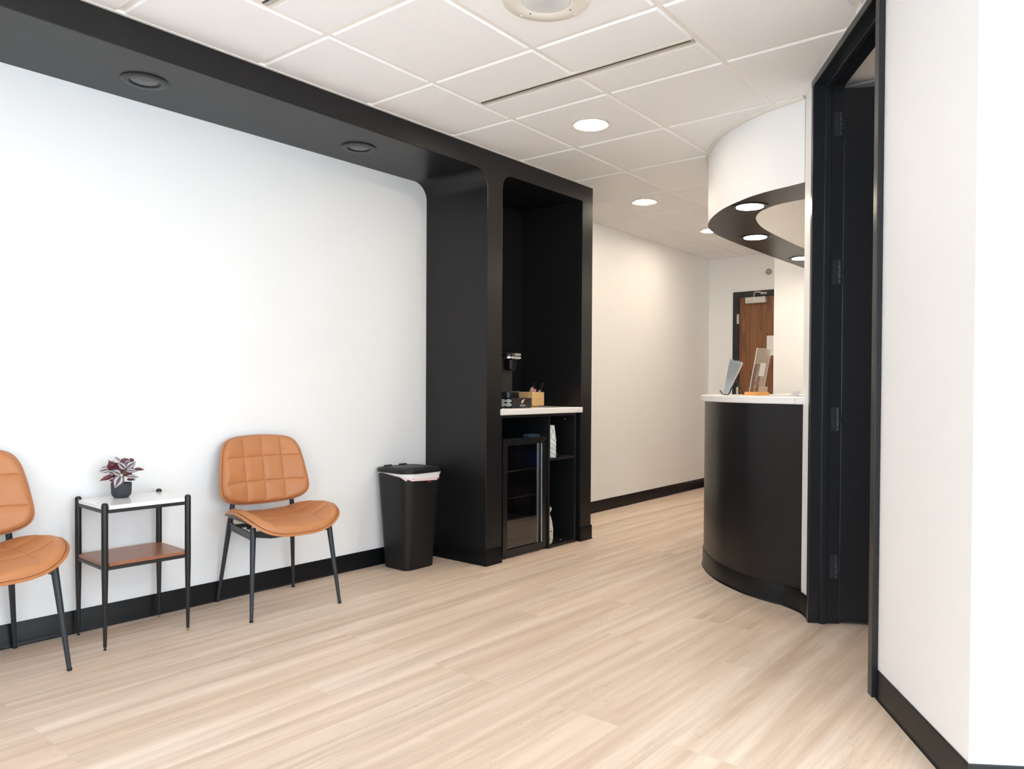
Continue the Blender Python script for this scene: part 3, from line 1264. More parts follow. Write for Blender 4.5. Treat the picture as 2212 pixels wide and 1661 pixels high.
def make_chair(label):
    t = thing('side_chair', label, 'chair', group='tan upholstered chairs along the white wall')
    c_, ol = polar_outline(mirror_outline(SEAT_HALF))
    bm = newbm()
    GK[0] = 0.6
    pad(bm, c_, ol, seat_surf, 0.041, 0.003, (-0.125, 0.0, 0.125), (-0.135, 0.0))
    obj('seat_cushion', bm, M['leather'], t, smooth=True)
    bm = newbm()
    shell(bm, c_, ol, seat_surf, 0.013)
    sh = obj('seat_shell', bm, [M['walnut'], M['plyedge']], t, smooth=True)
    sh['label'] = 'walnut plywood seat shell'
    c_, ol = polar_outline(mirror_outline(BACK_HALF))
    bm = newbm()
    GK[0] = 1.0
    pad(bm, c_, ol, back_surf, 0.037, 0.004, (-0.105, 0.0, 0.105), (0.612, 0.738))
    obj('back_cushion', bm, M['leather'], t, smooth=True)
    bm = newbm()
    shell(bm, c_, ol, back_surf, 0.015)
    sh = obj('back_shell', bm, [M['walnut'], M['plyedge']], t, smooth=True)
    sh['label'] = 'walnut plywood back shell'
    for s in (-1, 1):
        # front leg
        bm = newbm()
        tube(bm, [(s * 0.198, -0.165, 0.432), (s * 0.200, -0.172, 0.40), (s * 0.231, -0.225, 0.008)], [0.0140, 0.0140, 0.0082], 18)
        lg = obj('leg', bm, M['legs'], t, smooth=True)
        bm = newbm()
        lathe(bm, [(0.0, 0.0), (0.0085, 0.0), (0.0092, 0.003), (0.0092, 0.010), (0.0, 0.010)], (s * 0.2315, -0.2255, 0), 18)
        obj('foot_cap', bm, M['rubber'], lg)
        # rear leg
        bm = newbm()
        tube(bm, [(s * 0.168, 0.165, 0.43), (s * 0.170, 0.170, 0.40), (s * 0.207, 0.228, 0.008)], [0.0135, 0.0135, 0.0080], 18)
        lg = obj('leg', bm, M['legs'], t, smooth=True)
        bm = newbm()
        lathe(bm, [(0.0, 0.0), (0.0085, 0.0), (0.0092, 0.003), (0.0092, 0.010), (0.0, 0.010)], (s * 0.2075, 0.2285, 0), 18)
        obj('foot_cap', bm, M['rubber'], lg)
        # back upright
        bm = newbm()
        tube(bm, [(s * 0.168, 0.166, 0.415), (s * 0.164, 0.158, 0.47), (s * 0.158, 0.158, 0.53), (s * 0.150, 0.178, 0.60)], [0.0130, 0.0125, 0.0115, 0.010], 14)
        obj('upright', bm, M['legs'], t, smooth=True)
        # side rail: a flat plate
        bm = newbm()
        pts_ = [(0.172, 0.424), (0.166, 0.376), (-0.02, 0.372), (-0.165, 0.370), (-0.172, 0.404), (-0.05, 0.408), (0.10, 0.410)]
        A_ = [bm.verts.new((s * (0.170 + 0.030 * (0.17 - y) / 0.34) - 0.004, y, z)) for y, z in pts_]
        B_ = [bm.verts.new((s * (0.170 + 0.030 * (0.17 - y) / 0.34) + 0.004, y, z)) for y, z in pts_]
        bm.faces.new(A_)
        bm.faces.new(B_[::-1])
        for i in range(len(A_)):
            j = (i + 1) % len(A_)
            bm.faces.new((A_[i], B_[i], B_[j], A_[j]))
        obj('side_rail', bm, M['legs'], t, bevel=0.001)
    # cross plates under the shell
    for y, w_ in ((-0.145, 0.196), (0.135, 0.172)):
        bm = newbm()
        zz = [(w_, 0.408), (w_, 0.384), (0.10, 0.366), (-0.10, 0.366), (-w_, 0.384), (-w_, 0.408)]
        if y > 0:
            zz = [(w_, 0.404), (w_, 0.384), (-w_, 0.384), (-w_, 0.404)]
        A_ = [bm.verts.new((x, y - 0.004, z)) for x, z in zz]
        B_ = [bm.verts.new((x, y + 0.004, z)) for x, z in zz]
        bm.faces.new(A_)
        bm.faces.new(B_[::-1])
        for i in range(len(A_)):
            j = (i + 1) % len(A_)
            bm.faces.new((A_[i], B_[i], B_[j], A_[j]))
        obj('cross_plate', bm, M['legs'], t)
    for x, y in ((-0.13, 0.03), (0.13, 0.03)):
        bm = newbm()
        lathe(bm, [(0, -0.012), (0.010, -0.012), (0.012, -0.005), (0.012, 0.016), (0, 0.016)], (x, y, 0.402), 14)
        obj('glide', bm, M['rubber'], t, smooth=True)
    return t


ch = make_chair('tan leather chair between the side table and the black bin, wholly in view')
ch.location = (2.165, 3.448, 0)
ch.rotation_euler = (0, 0, math.radians(-6.5))
ch2 = copy_tree(ch)
ch2['label'] = 'tan leather chair at the far left, cut off by the picture edge'
ch2.location = (0.893, 3.452, 0)
ch2.rotation_euler = (0, 0, math.radians(3.0))

# ------------------------------------------------------------------ side table
t = thing('side_table', 'small side table with white marble top and brown wooden shelf', 'table', (1.495, 3.5195, 0), math.radians(-1.2))
px_, py_ = 0.174, 0.148
for sx in (-1, 1):
    for sy in (-1, 1):
        bm = newbm()
        prof = [(0.0068, 0.012), (0.0125, 0.30), (0.0130, 0.37), (0.0130, 0.604), (0.0122, 0.611), (0.0095, 0.6155), (0.004, 0.6175)]
        foot = sx > 0
        lathe(bm, prof, (sx * px_, sy * py_, 0), 20)
        lg = obj('leg', bm, M['blackmetal'], t, smooth=True)
        bm = newbm()
        lathe(bm, [(0, 0), (0.0062, 0), (0.0065, 0.004), (0.003, 0.005), (0.003, 0.013), (0, 0.013)], (sx * px_, sy * py_, 0), 14)
        ft = obj('levelling_foot', bm, M['brass'] if foot else M['rubber'], lg, smooth=True)


def notched(a_, b_, nn):
    return [(-a_ + nn, -b_), (a_ - nn, -b_), (a_ - nn, -b_ + nn), (a_, -b_ + nn), (a_, b_ - nn), (a_ - nn, b_ - nn), (a_ - nn, b_), (-a_ + nn, b_), (-a_ + nn, b_ - nn), (-a_, b_ - nn), (-a_, -b_ + nn), (-a_ + nn, -b_ + nn)]


bm = newbm()
prism(bm, notched(px_ + 0.004, py_ + 0.004, 0.019), 0.5875, 0.6045)
obj('tabletop', bm, M['marble'], t, bevel=0.0015)['label'] = 'white marble tabletop'
bm = newbm()
prism(bm, notched(px_ + 0.004, py_ + 0.004, 0.019), 0.348, 0.3625)
obj('shelf', bm, M['shelfwood'], t, bevel=0.0012)['label'] = 'reddish brown wooden shelf'
for z in (0.580, 0.3405):
    bm = newbm()
    for s in (-1, 1):
        box(bm, -px_, px_, s * py_ - 0.006, s * py_ + 0.006, z - 0.007, z + 0.0068)
        box(bm, s * px_ - 0.006, s * px_ + 0.006, -py_, py_, z - 0.007, z + 0.0068)
    obj('rail', bm, M['blackmetal'], t, bevel=0.001)

# ------------------------------------------------------------------ potted plant
PX, PY, PZ = 1.470, 3.585, 0.6045
t = thing('potted_plant', 'small purple and silver striped plant in a charcoal pot on the side table', 'plant', (PX, PY, PZ))
bm = newbm()
lathe(bm, [(0.0, 0.0), (0.0295, 0.0), (0.0305, 0.004), (0.037, 0.010), (0.0405, 0.019), (0.0425, 0.066), (0.0405, 0.066), (0.039, 0.055), (0.0, 0.055)], (0, 0, 0), 48)
obj('pot', bm, M['pot'], t, smooth=True)
bm = newbm()
lathe(bm, [(0.0, 0.056), (0.0385, 0.0552), (0.0385, 0.053), (0, 0.053)], (0, 0, 0), 32)
obj('soil', bm, M['soil'], t)
vr_ = Vector((0.925, -0.379, 0))
vc_ = Vector((-0.379, -0.925, 0))     # out from the wall, towards the room
K = 1.52e-4 / 1.0


def pp(a_, b_, depth=0.0):
    """a point of the foliage in metres: right, up from the pot foot, out"""
    return vr_ * ((a_ - 800) * K) + Vector((0, 0, (1500 - b_) * K * 1.02)) + vc_ * depth


bm = newbm()
rnd = random.Random(5)
for a_, b_, dp in ((880, 650, 0.0), (860, 760, 0.01), (700, 700, 0.0), (960, 640, -0.02), (640, 720, -0.02), (800, 470, -0.01)):
    p1 = pp(a_, b_, dp)
    p0 = Vector(((840 - 800) * K * 0.9, 0, 0.055))
    pm = (p0 + p1) / 2 + Vector((rnd.uniform(-.004, .004), rnd.uniform(-.004, .004), 0))
    tube(bm, [p0, pm, p1], [0.0022, 0.0020, 0.0014], 8)
obj('stem', bm, M['stem'], t, smooth=True)
LEAVES = [  # base, tip, width, depth at base, depth at tip, face striped side to room
    ((790, 850), (640, 1165), 235, 0.030, 0.050, 1), ((785, 815), (560, 695), 165, 0.026, 0.034, 1), ((905, 660), (705, 455), 165, 0.026, 0.036, 1),
    ((925, 650), (1168, 465), 175, 0.020, 0.022, 1), ((915, 700), (1218, 738), 115, 0.030, 0.036, 1), ((925, 885), (1245, 910), 105, 0.024, 0.034, 1),
    ((480, 645), (248, 700), 150, 0.016, 0.024, 1), ((600, 850), (258, 968), 110, 0.012, 0.016, 0), ((1120, 680), (1392, 722), 75, 0.010, 0.0, 0),
    ((935, 975), (1172, 992), 62, 0.014, 0.020, 0), ((610, 700), (485, 412), 190, 0.004, 0.014, 0), ((500, 590), (625, 400), 70, 0.010, 0.008, 1),
    ((790, 450), (630, 318), 60, 0.004, 0.0, 1), ((800, 470), (1010, 400), 110, 0.0, -0.006, 0), ((1100, 490), (1035, 370), 95, -0.01, -0.01, 0),
    ((890, 530), (1010, 425), 90, 0.012, 0.010, 1), ((720, 800), (540, 560), 230, 0.006, 0.004, 0), ((880, 720), (740, 540), 210, 0.012, 0.008, 0),
    ((880, 850), (1095, 745), 190, 0.004, 0.004, 0), ((640, 960), (490, 992), 62, 0.018, 0.022, 0), ((580, 780), (450, 700), 110, 0.024, 0.030, 1),
    ((720, 860), (640, 760), 120, 0.022, 0.026, 1), ((700, 620), (640, 480), 120, -0.004, -0.010, 0), ((960, 620), (1160, 560), 100, -0.01, -0.02, 0),
    ((620, 1010), (540, 1045), 60, 0.020, 0.026, 0), ((760, 520), (900, 380), 80, -0.02, -0.035, 0), ((900, 780), (1000, 640), 170, -0.01, -0.012, 0),
    ((820, 700), (560, 620), 160, -0.02, -0.045, 0), ((900, 760), (1120, 700), 140, -0.02, -0.045, 0), ((830, 900), (700, 980), 150, 0.010, 0.018, 0), ((860, 800), (700, 640), 200, -0.006, -0.012, 0), ((860, 860), (960, 780), 180, -0.006, -0.010, 0), ((840, 760), (830, 600), 190, -0.012, -0.016, 0), ((700, 900), (560, 860), 130, 0.0, -0.006, 0), ((1000, 760), (1080, 640), 130, -0.012, -0.02, 1), ((620, 760), (420, 560), 120, -0.012, -0.03, 1), ((880, 560), (930, 430), 130, -0.012, -0.018, 0), ((860, 640), (880, 500), 120, -0.01, -0.03, 1)]
bm = newbm()
uvl = bm.loops.layers.uv.new('UVMap')
for bs, tp, wd_, d0, d1, front in LEAVES:
    a_ = pp(*bs, d0)
    b_ = pp(*tp, d1)
    b_ = b_ + (b_ - a_) * 0.07
    ax = (b_ - a_)
    ln_ = ax.length
    axn = ax.normalized()
    nv = (vc_ + Vector((0, 0, 0.35))).normalized()
    nv = (nv - axn * nv.dot(axn)).normalized()
    side = axn.cross(nv)
    if not front:
        side = -side
    NS, NT = 12, 4
    rows = []
    for k in range(NS + 1):
        s_ = k / NS
        wv = wd_ * K * 0.5 * (math.sin(math.pi * min(1, s_ ** 0.74)) ** 1.15 + 0.015) * 1.32
        cpt = a_ + ax * s_ + nv * (math.sin(math.pi * s_) * ln_ * 0.10)
        row = []
        for q in range(-NT, NT + 1):
            w_ = q / NT
            row.append((bm.verts.new(cpt + side * (wv * w_) + nv * (abs(w_) * wv * 0.22 - 0.1 * wv)), abs(w_)))
        rows.append(row)
    for k in range(NS):
        for q in range(2 * NT):
            quad = (rows[k][q], rows[k][q + 1], rows[k + 1][q + 1], rows[k + 1][q])
            f_ = bm.faces.new([z[0] for z in quad])
            f_.smooth = True
            # normal must face the room for the striped side
            for lp, z in zip(f_.loops, quad):
                lp[uvl].uv = (z[1], 0.5)
            f_.normal_update()
            want = nv if front else -nv
            if f_.normal.dot(want) < 0:
                f_.normal_flip()
me = bpy.data.meshes.new('foliage')
bm.to_mesh(me)
bm.free()
me.materials.append(M['leaf'])
fo = bpy.data.objects.new('foliage', me)
COL.objects.link(fo)
fo.parent = t

# ------------------------------------------------------------------ waste bin
BXc, BYc = 3.146, 3.545
t = thing('trash_can', 'tall black plastic trash can beside the black column', 'trash can', (BXc, BYc, 0))
bm = newbm()
rings = []


def binring(hx, hy, r_, z, dx=0.0):
    return [(p[0] + dx, p[1], z) for p in rrect(-hx, hx, -hy, hy, r_, 7)]


for f_, z in ((0, 0.0), (0.01, 0.004), (0.03, 0.02), (0.5, 0.30), (0.93, 0.56), (1.0, 0.598)):
    ins_ = 0.004 if z == 0.0 else 0
    rings.append(binring(0.118 + 0.036 * f_ - ins_, 0.112 + 0.042 * f_ - ins_, 0.045 + 0.024 * f_, z, 0.0))
loft(bm, rings)
obj('body', bm, M['binplastic'], t, smooth=True)
bm = newbm()
rings = [binring(0.156, 0.158, 0.080, 0.588), binring(0.161, 0.163, 0.084, 0.590), binring(0.164, 0.165, 0.086, 0.604), binring(0.160, 0.161, 0.083, 0.613), binring(0.149, 0.150, 0.075, 0.6135),
         binring(0.141, 0.142, 0.07, 0.6085)]
loft(bm, rings)
lid = obj('lid', bm, M['binplastic'], t, smooth=True)
bm = newbm()
loft(bm, [[(p[0], p[1], z) for p in rrect(-0.118 + k_, 0.118 - k_, -0.120 + k_, 0.128 - k_, 0.045, 6)] for z, k_ in ((0.606, 0.0), (0.6125, 0.0), (0.6155, 0.004))])
obj('flap', bm, M['binplastic'], lid, smooth=True)
bm = newbm()
box(bm, 0.02, 0.108, -0.140, -0.122, 0.610, 0.6185)
box(bm, 0.02, 0.108, -0.124, -0.110, 0.6155, 0.6195)
obj('finger_pull', bm, M['rubber'], lid, bevel=0.002)
for x in (-0.075, 0.045):
    bm = newbm()
    box(bm, x, x + 0.05, 0.128, 0.152, 0.610, 0.622)
    obj('lid_hinge', bm, M['binplastic'], lid, bevel=0.003)
# liner: a top-level thing that hangs over the rim
bagm = mat('white_plastic_liner', (0.80, 0.80, 0.82), 0.35, bump=0.6, bscale=30)
pinkm = mat('pink_liner_hem', (0.82, 0.62, 0.66), 0.4, bump=0.5, bscale=40)
bm = newbm()
rim = rrect(-0.157, 0.157, -0.158, 0.158, 0.075, 14)
n = len(rim)
rows = []
rnd = random.Random(3)
ph = [rnd.uniform(0, 6.28) for _ in range(6)]
for s_ in [0, 0.12, 0.3, 0.5, 0.68, 0.7, 0.85, 1.0]:
    row = []
    for i, p in enumerate(rim):
        a_ = math.atan2(p[1], p[0])
        # deeper at the front (-y) middle
        fr = max(0.0, -math.sin(a_ - 0.18))
        dep = 0.014 + 0.050 * fr ** 1.1
        fold = 0.0026 * math.sin(9 * a_ + ph[0] + 5 * s_) + 0.0022 * math.sin(23 * a_ + ph[1] - 9 * s_)
        z = 0.594 - dep * s_ + (0.0045 * math.sin(7 * a_ + ph[2]) + 0.003 * math.sin(13 * a_ + ph[3])) * s_ ** 2
        k_ = 1.0 - 0.030 * dep / 0.06 * s_ - 0.012 * s_ + fold * 3
        row.append((p[0] * k_, p[1] * k_, z))
    rows.append(row)
R_ = [[bm.verts.new(p) for p in row] for row in rows]
for k in range(len(R_) - 1):
    for i in range(n):
        j = (i + 1) % n
        bm.faces.new((R_[k][i], R_[k][j], R_[k + 1][j], R_[k + 1][i])).material_index = 1 if k >= 4 else 0
t2 = thing('bin_liner', 'white and pink plastic liner showing under the trash can lid', 'trash bag', (BXc, BYc, 0))
obj('liner_sheet', bm, [bagm, pinkm], t2, smooth=True)
bm = newbm()
vs = box(bm, 0.015, 0.032, -0.161, -0.152, 0.531, 0.537)
obj('drawstring', bm, mat('red_drawstring', (0.45, 0.02, 0.03), 0.4), t2, bevel=0.002)

# ------------------------------------------------------------------ coffee niche: cabinet, top, fridge
t = thing('open_cabinet', 'black open base cabinet standing in the niche under the white top', 'cabinet', (0, 0, 0))
CY0, CY1 = 3.182, 3.70
for x0, x1, nm in ((3.586, 3.600, 'side_panel'), (4.088, 4.102, 'divider'), (4.392, 4.407, 'side_panel')):
    bm = newbm()
    box(bm, x0, x1, CY0, CY1, 0.0, 0.932)
    obj(nm, bm, M['cabinet'], t, bevel=0.0008)
bm = newbm()
box(bm, 3.600, 4.392, CY0, CY1, 0.914, 0.932)
obj('top_panel', bm, M['cabinet'], t)
bm = newbm()
box(bm, 4.102, 4.392, CY0, CY1, 0.608, 0.624)
obj('shelf', bm, M['cabinet'], t, bevel=0.0008)
bm = newbm()
box(bm, 4.102, 4.392, CY0, CY1, 0.004, 0.020)
obj('bottom_panel', bm, M['cabinet'], t, bevel=0.0008)
bm = newbm()
box(bm, 3.600, 4.392, CY1 - 0.012, CY1, 0.0, 0.914)
obj('back_panel', bm, M['cabinet'], t)
for x, y, z, ax, c_ in ((4.33, 3.245, 0.6245, 'z', 'brass'), (4.32, 3.25, 0.0205, 'z', 'letter'), (4.3915, 3.27, 0.885, 'x', 'nickel')):
    bm = newbm()
    vs = lathe(bm, [(0, 0), (0.007, 0), (0.006, 0.0012), (0, 0.0015)], (0, 0, 0), 16)
    mx_ = Matrix.Translation((x, y, z))
    if ax == 'x':
        mx_ = mx_ @ Matrix.Rotation(-math.pi / 2, 4, 'Y')
    xform(vs, mx_)
    obj('screw_cap', bm, M[c_], t)
bm = newbm()
box(bm, 3.567, 4.446, 3.150, 3.733, 0.934, 0.9735)
tag(obj('niche_counter', bm, M['quartz'], bevel=0.006, bseg=3), 'short white worktop in the black niche holding the coffee things', 'countertop')

# fridge
t = thing('mini_fridge', 'black glass-door mini fridge in the left bay of the niche cabinet', 'fridge', (0, 0, 0))
FX0, FX1, FY0, FY1, FZ0, FZ1 = 3.630, 4.078, 3.235, 3.67, 0.012, 0.770
bm = newbm()
box(bm, FX0, FX1, FY1 - 0.03, FY1, FZ0, FZ1)
box(bm, FX0, FX0 + 0.03, FY0, FY1 - 0.03, FZ0, FZ1)
box(bm, FX1 - 0.03, FX1, FY0, FY1 - 0.03, FZ0, FZ1)
box(bm, FX0 + 0.03, FX1 - 0.03, FY0, FY1 - 0.03, FZ1 - 0.03, FZ1)
box(bm, FX0 + 0.03, FX1 - 0.03, FY0, FY1 - 0.03, FZ0, FZ0 + 0.05)
obj('housing', bm, M['appliance'], t)
for x, y in ((FX0 + 0.04, FY0 + 0.04), (FX1 - 0.04, FY0 + 0.04), (FX0 + 0.04, FY1 - 0.04), (FX1 - 0.04, FY1 - 0.04)):
    bm = newbm()
    lathe(bm, [(0, 0), (0.014, 0), (0.014, 0.013), (0, 0.013)], (x, y, 0), 14)
    obj('foot', bm, M['silver'], t)
# door frame with mitred rails
bm = newbm()
fx0, fx1, fy0, fy1, fz0, fz1, fwid = 3.627, 4.081, 3.192, 3.233, 0.016, 0.778, 0.043


def miter(bm, inner, outer, y0, y1):
    n_ = 4
    for i in range(n_):
        j = (i + 1) % n_
        q = [outer[i], outer[j], inner[j], inner[i]]
        A_ = [bm.verts.new((p[0], y0, p[1])) for p in q]
        B_ = [bm.verts.new((p[0], y1, p[1])) for p in q]
        bm.faces.new(A_)
        bm.faces.new(B_[::-1])
        for k_ in range(4):
            l_ = (k_ + 1) % 4
            bm.faces.new((A_[k_], B_[k_], B_[l_], A_[l_]))


miter(bm, [(fx0 + fwid, fz0 + fwid), (fx1 - fwid - 0.018, fz0 + fwid), (fx1 - fwid - 0.018, fz1 - fwid), (fx0 + fwid, fz1 - fwid)], [(fx0, fz0), (fx1, fz0), (fx1, fz1), (fx0, fz1)], fy0, fy1)
dr = obj('door', bm, M['appliance'], t, bevel=0.0012)
bm = newbm()
box(bm, fx0 + fwid - 0.003, fx1 - fwid - 0.015, fy0 + 0.010, fy0 + 0.014, fz0 + fwid - 0.003, fz1 - fwid + 0.003)
obj('glass', bm, M['fridgeglass'], dr)
bm = newbm()
box(bm, fx1 - fwid - 0.020, fx1 - fwid - 0.009, fy0 - 0.004, fy0 + 0.004, fz0 + fwid + 0.002, fz1 - fwid - 0.002)
obj('handle_strip', bm, M['silver'], dr, bevel=0.002)['label'] = 'silver handle strip'
bm = newbm()
box(bm, fx1 - fwid - 0.046, fx1 - fwid - 0.0445, fy0 + 0.006, fy0 + 0.012, fz0 + fwid, fz1 - fwid)
obj('gasket', bm, M['silver'], dr)
for z in (0.215, 0.375, 0.555):
    bm = newbm()
    tube(bm, [(FX0 + 0.032, FY0 + 0.03, z), (FX1 - 0.032, FY0 + 0.03, z)], 0.0028, 8)
    tube(bm, [(FX0 + 0.032, FY1 - 0.05, z), (FX1 - 0.032, FY1 - 0.05, z)], 0.0028, 8)
    for k in range(24):
        x = FX0 + 0.04 + k * (FX1 - FX0 - 0.08) / 23
        tube(bm, [(x, FY0 + 0.03, z + 0.002), (x, FY1 - 0.05, z + 0.002)], 0.0012, 6)
    obj('wire_shelf', bm, M['silver'], t)
for z in (0.66, 0.47, 0.435, 0.34, 0.30):
    bm = newbm()
    box(bm, 3.93, 3.947, FY1 - 0.034, FY1 - 0.0305, z - 0.008, z + 0.008)
    obj('shelf_clip', bm, M['paper'], t)
bm = newbm()
lathe(bm, [(0, 0), (0.014, 0), (0.012, 0.02), (0, 0.02)], (3.90, 3.30, 0.722), 16)
obj('thermostat', bm, M['slotgrey'], t)
bm = newbm()
box(bm, 3.662, 3.664, 3.26, 3.30, 0.30, 0.36)
obj('energy_label', bm, mat('pale_blue_label', (0.35, 0.55, 0.65), 0.5), t)
bm = newbm()
box(bm, FX0 + 0.033, FX0 + 0.036, FY1 - 0.12, FY1 - 0.05, 0.56, 0.585)
obj('lamp', bm, emit('blue_led', (0.03, 0.08, 1.0), 5.0), t)
# shallow tray lying on the fridge
bm = newbm()
loft(bm, [[(p[0], p[1], z) for p in rrect(-0.058 - e, 0.058 + e, -0.03 - e, 0.03 + e, 0.012, 4)] for z, e in ((0, 0.0), (0.020, 0.004), (0.021, 0.004), (0.021, 0.001), (0.003, -0.003))])
tag(obj('plastic_tray', bm, mat('blue_grey_plastic', (0.045, 0.075, 0.11), 0.2), None, smooth=True, loc=(4.005, 3.268, 0.7705)), 'shallow blue-grey plastic tray lying on top of the mini fridge', 'tray')

# stack of upturned paper cups
cupx, cupy, shz = 4.163, 3.232, 0.6245
prof = [(0.0445, 0.0), (0.0455, 0.0015), (0.0455, 0.0035), (0.0440, 0.005), (0.0315, 0.110), (0.0300, 0.110), (0.0300, 0.107), (0.0, 0.107)]
bm = newbm()
seg = 36
loft(bm, [[(r_ * math.cos(2 * math.pi * k / seg), r_ * math.sin(2 * math.pi * k / seg), z) for k in range(seg)] for r_, z in prof[1:]] , True, False)
cup0 = obj('paper_cup', bm, M['cup'], None, smooth=True, loc=(cupx, cupy, shz))
NC = 14
tag(cup0, 'upturned patterned paper cup at the bottom of the stack on the cabinet shelf', 'cup', 'stack of upturned paper cups')
for k in range(1, NC):
    c_ = cup0.copy()
    COL.objects.link(c_)
    c_.location = (cupx + 0.0006 * math.sin(k * 2.1), cupy + 0.0006 * math.cos(k * 1.7), shz + 0.0088 * k)
    c_.rotation_euler = (0, 0, k * 0.9)
    c_['label'] = 'patterned paper cup upturned in the cabinet stack, only its rim showing'
    if k == NC - 1:
        c_['label'] = 'topmost upturned paper cup of the cabinet stack, blue lattice pattern fully visible'
bm = newbm()
box(bm, -0.03, 0.03, -0.03, 0.03, 0, 0.022)
tag(obj('small_box', bm, M['appliancematte'], None, bevel=0.002, loc=(4.268, 3.29, 0.6245)), 'low black box on the shelf right of the paper cups', 'box')
# bag of patterned cloth in the lower bay
pat = mat('patterned_fabric', (0.62, 0.57, 0.51), 0.8, bump=0.4, bscale=60)
nt = pat.node_tree
tcn = nt.nodes.new('ShaderNodeTexCoord')
vn = nt.nodes.new('ShaderNodeTexNoise')
vn.inputs['Scale'].default_value = 28
vn.inputs['Distortion'].default_value = 1.0
nt.links.new(tcn.outputs['Object'], vn.inputs['Vector'])
crn = nt.nodes.new('ShaderNodeValToRGB')
crn.color_ramp.elements[0].position = 0.36
crn.color_ramp.elements[0].color = (0.16, 0.15, 0.15, 1)
crn.color_ramp.elements[1].position = 0.45
crn.color_ramp.elements[1].color = (0.66, 0.62, 0.56, 1)
nt.links.new(vn.outputs['Fac'], crn.inputs[0])
nt.links.new(crn.outputs[0], nt.nodes['Principled BSDF'].inputs['Base Color'])
t = thing('cloth_bag', 'tied pale patterned bag in the lower right bay of the cabinet', 'bag', (4.148, 3.235, 0.0205))
bm = newbm()
rings = []
for z, r_ in ((0.0, 0.024), (0.006, 0.032), (0.04, 0.039), (0.10, 0.040), (0.15, 0.034), (0.19, 0.022), (0.205, 0.013), (0.215, 0.014), (0.235, 0.025), (0.246, 0.031)):
    row = []
    for k in range(28):
        a_ = 2 * math.pi * k / 28
        f_ = 1 + (0.05 if z < 0.19 else 0.16) * math.sin(5 * a_ + z * 9)
        row.append((min(r_ * f_ * math.cos(a_), 0.06), r_ * f_ * math.sin(a_) * 0.9, z + (0.009 * math.sin(3 * a_ + 1) if z > 0.24 else 0)))
    rings.append(row)
loft(bm, rings, True, False)
obj('sack', bm, pat, t, smooth=True)
bm = newbm()
lathe(bm, [(0.0125, 0.202), (0.0165, 0.204), (0.0165, 0.212), (0.0125, 0.214)], (0, 0, 0), 20)
obj('tie', bm, M['kraft'], t, smooth=True)


def text_mesh(s, size, depth, name):
    cu = bpy.data.curves.new(name, 'FONT')
    cu.body = s
    cu.size = size
    cu.extrude = depth
    cu.align_x = 'CENTER'
    cu.align_y = 'CENTER'
    tmp = bpy.data.objects.new(name + '_tmp', cu)
    COL.objects.link(tmp)
    bpy.context.view_layer.update()
    dg_ = bpy.context.evaluated_depsgraph_get()
    me_ = bpy.data.meshes.new_from_object(tmp.evaluated_get(dg_))
    bpy.data.objects.remove(tmp, do_unlink=True)
    return me_


def text(s, size, loc, rot, mt, parent, name='lettering', depth=0.0004, sx=1.0):
    me_ = text_mesh(s, size, depth, name)
    me_.materials.clear()
    me_.materials.append(mt)
    o_ = bpy.data.objects.new(name, me_)
    COL.objects.link(o_)
    o_.parent = parent
    o_.location = loc
    o_.rotation_euler = rot
    o_.scale = (sx, 1, 1)
    return o_


TOPZ = 0.9735
# pod drawer
t = thing('pod_drawer', 'low black coffee pod drawer under the coffee machine', 'drawer', (3.775, 3.250, TOPZ))
bm = newbm()
box(bm, 0.004, 0.205, 0.0, 0.004, 0.004, 0.066)
box(bm, 0.201, 0.205, 0.004, 0.32, 0.004, 0.066)
box(bm, 0.0, 0.205, 0.316, 0.32, 0.004, 0.066)
box(bm, 0.0, 0.205, 0.0, 0.32, 0.062, 0.0665)
box(bm, 0.0, 0.205, 0.0, 0.32, 0.003, 0.007)
obj('case', bm, M['appliancematte'], t, bevel=0.0012)
text('KEURIG', 0.0145, (0.112, -0.0006, 0.0165), (math.pi / 2, 0, 0), M['letter'], t, 'lettering', 0.0003, 1.15)
bm = newbm()
# swoosh: white drop with orange tail
def flat(bm, pts_, y):
    bm.faces.new([bm.verts.new((p[0], y, p[1])) for p in pts_])
flat(bm, [(0.096, 0.036), (0.102, 0.031), (0.112, 0.032), (0.119, 0.040), (0.124, 0.050), (0.134, 0.060), (0.119, 0.057), (0.107, 0.052), (0.099, 0.045)], -0.0006)
obj('emblem', bm, M['letter'], t)
bm = newbm()
flat(bm, [(0.100, 0.030), (0.112, 0.030), (0.121, 0.039), (0.126, 0.050), (0.135, 0.060), (0.122, 0.053), (0.113, 0.042)], -0.0009)
obj('emblem_accent', bm, M['orange'], t)
for x_, y_ in ((0.19, 0.012), (0.19, 0.305), (0.015, 0.305), (0.015, 0.012)):
    bm = newbm()
    lathe(bm, [(0, 0), (0.008, 0), (0.008, 0.004), (0, 0.004)], (x_, y_, 0), 14)
    obj('foot', bm, M['rubber'], t)
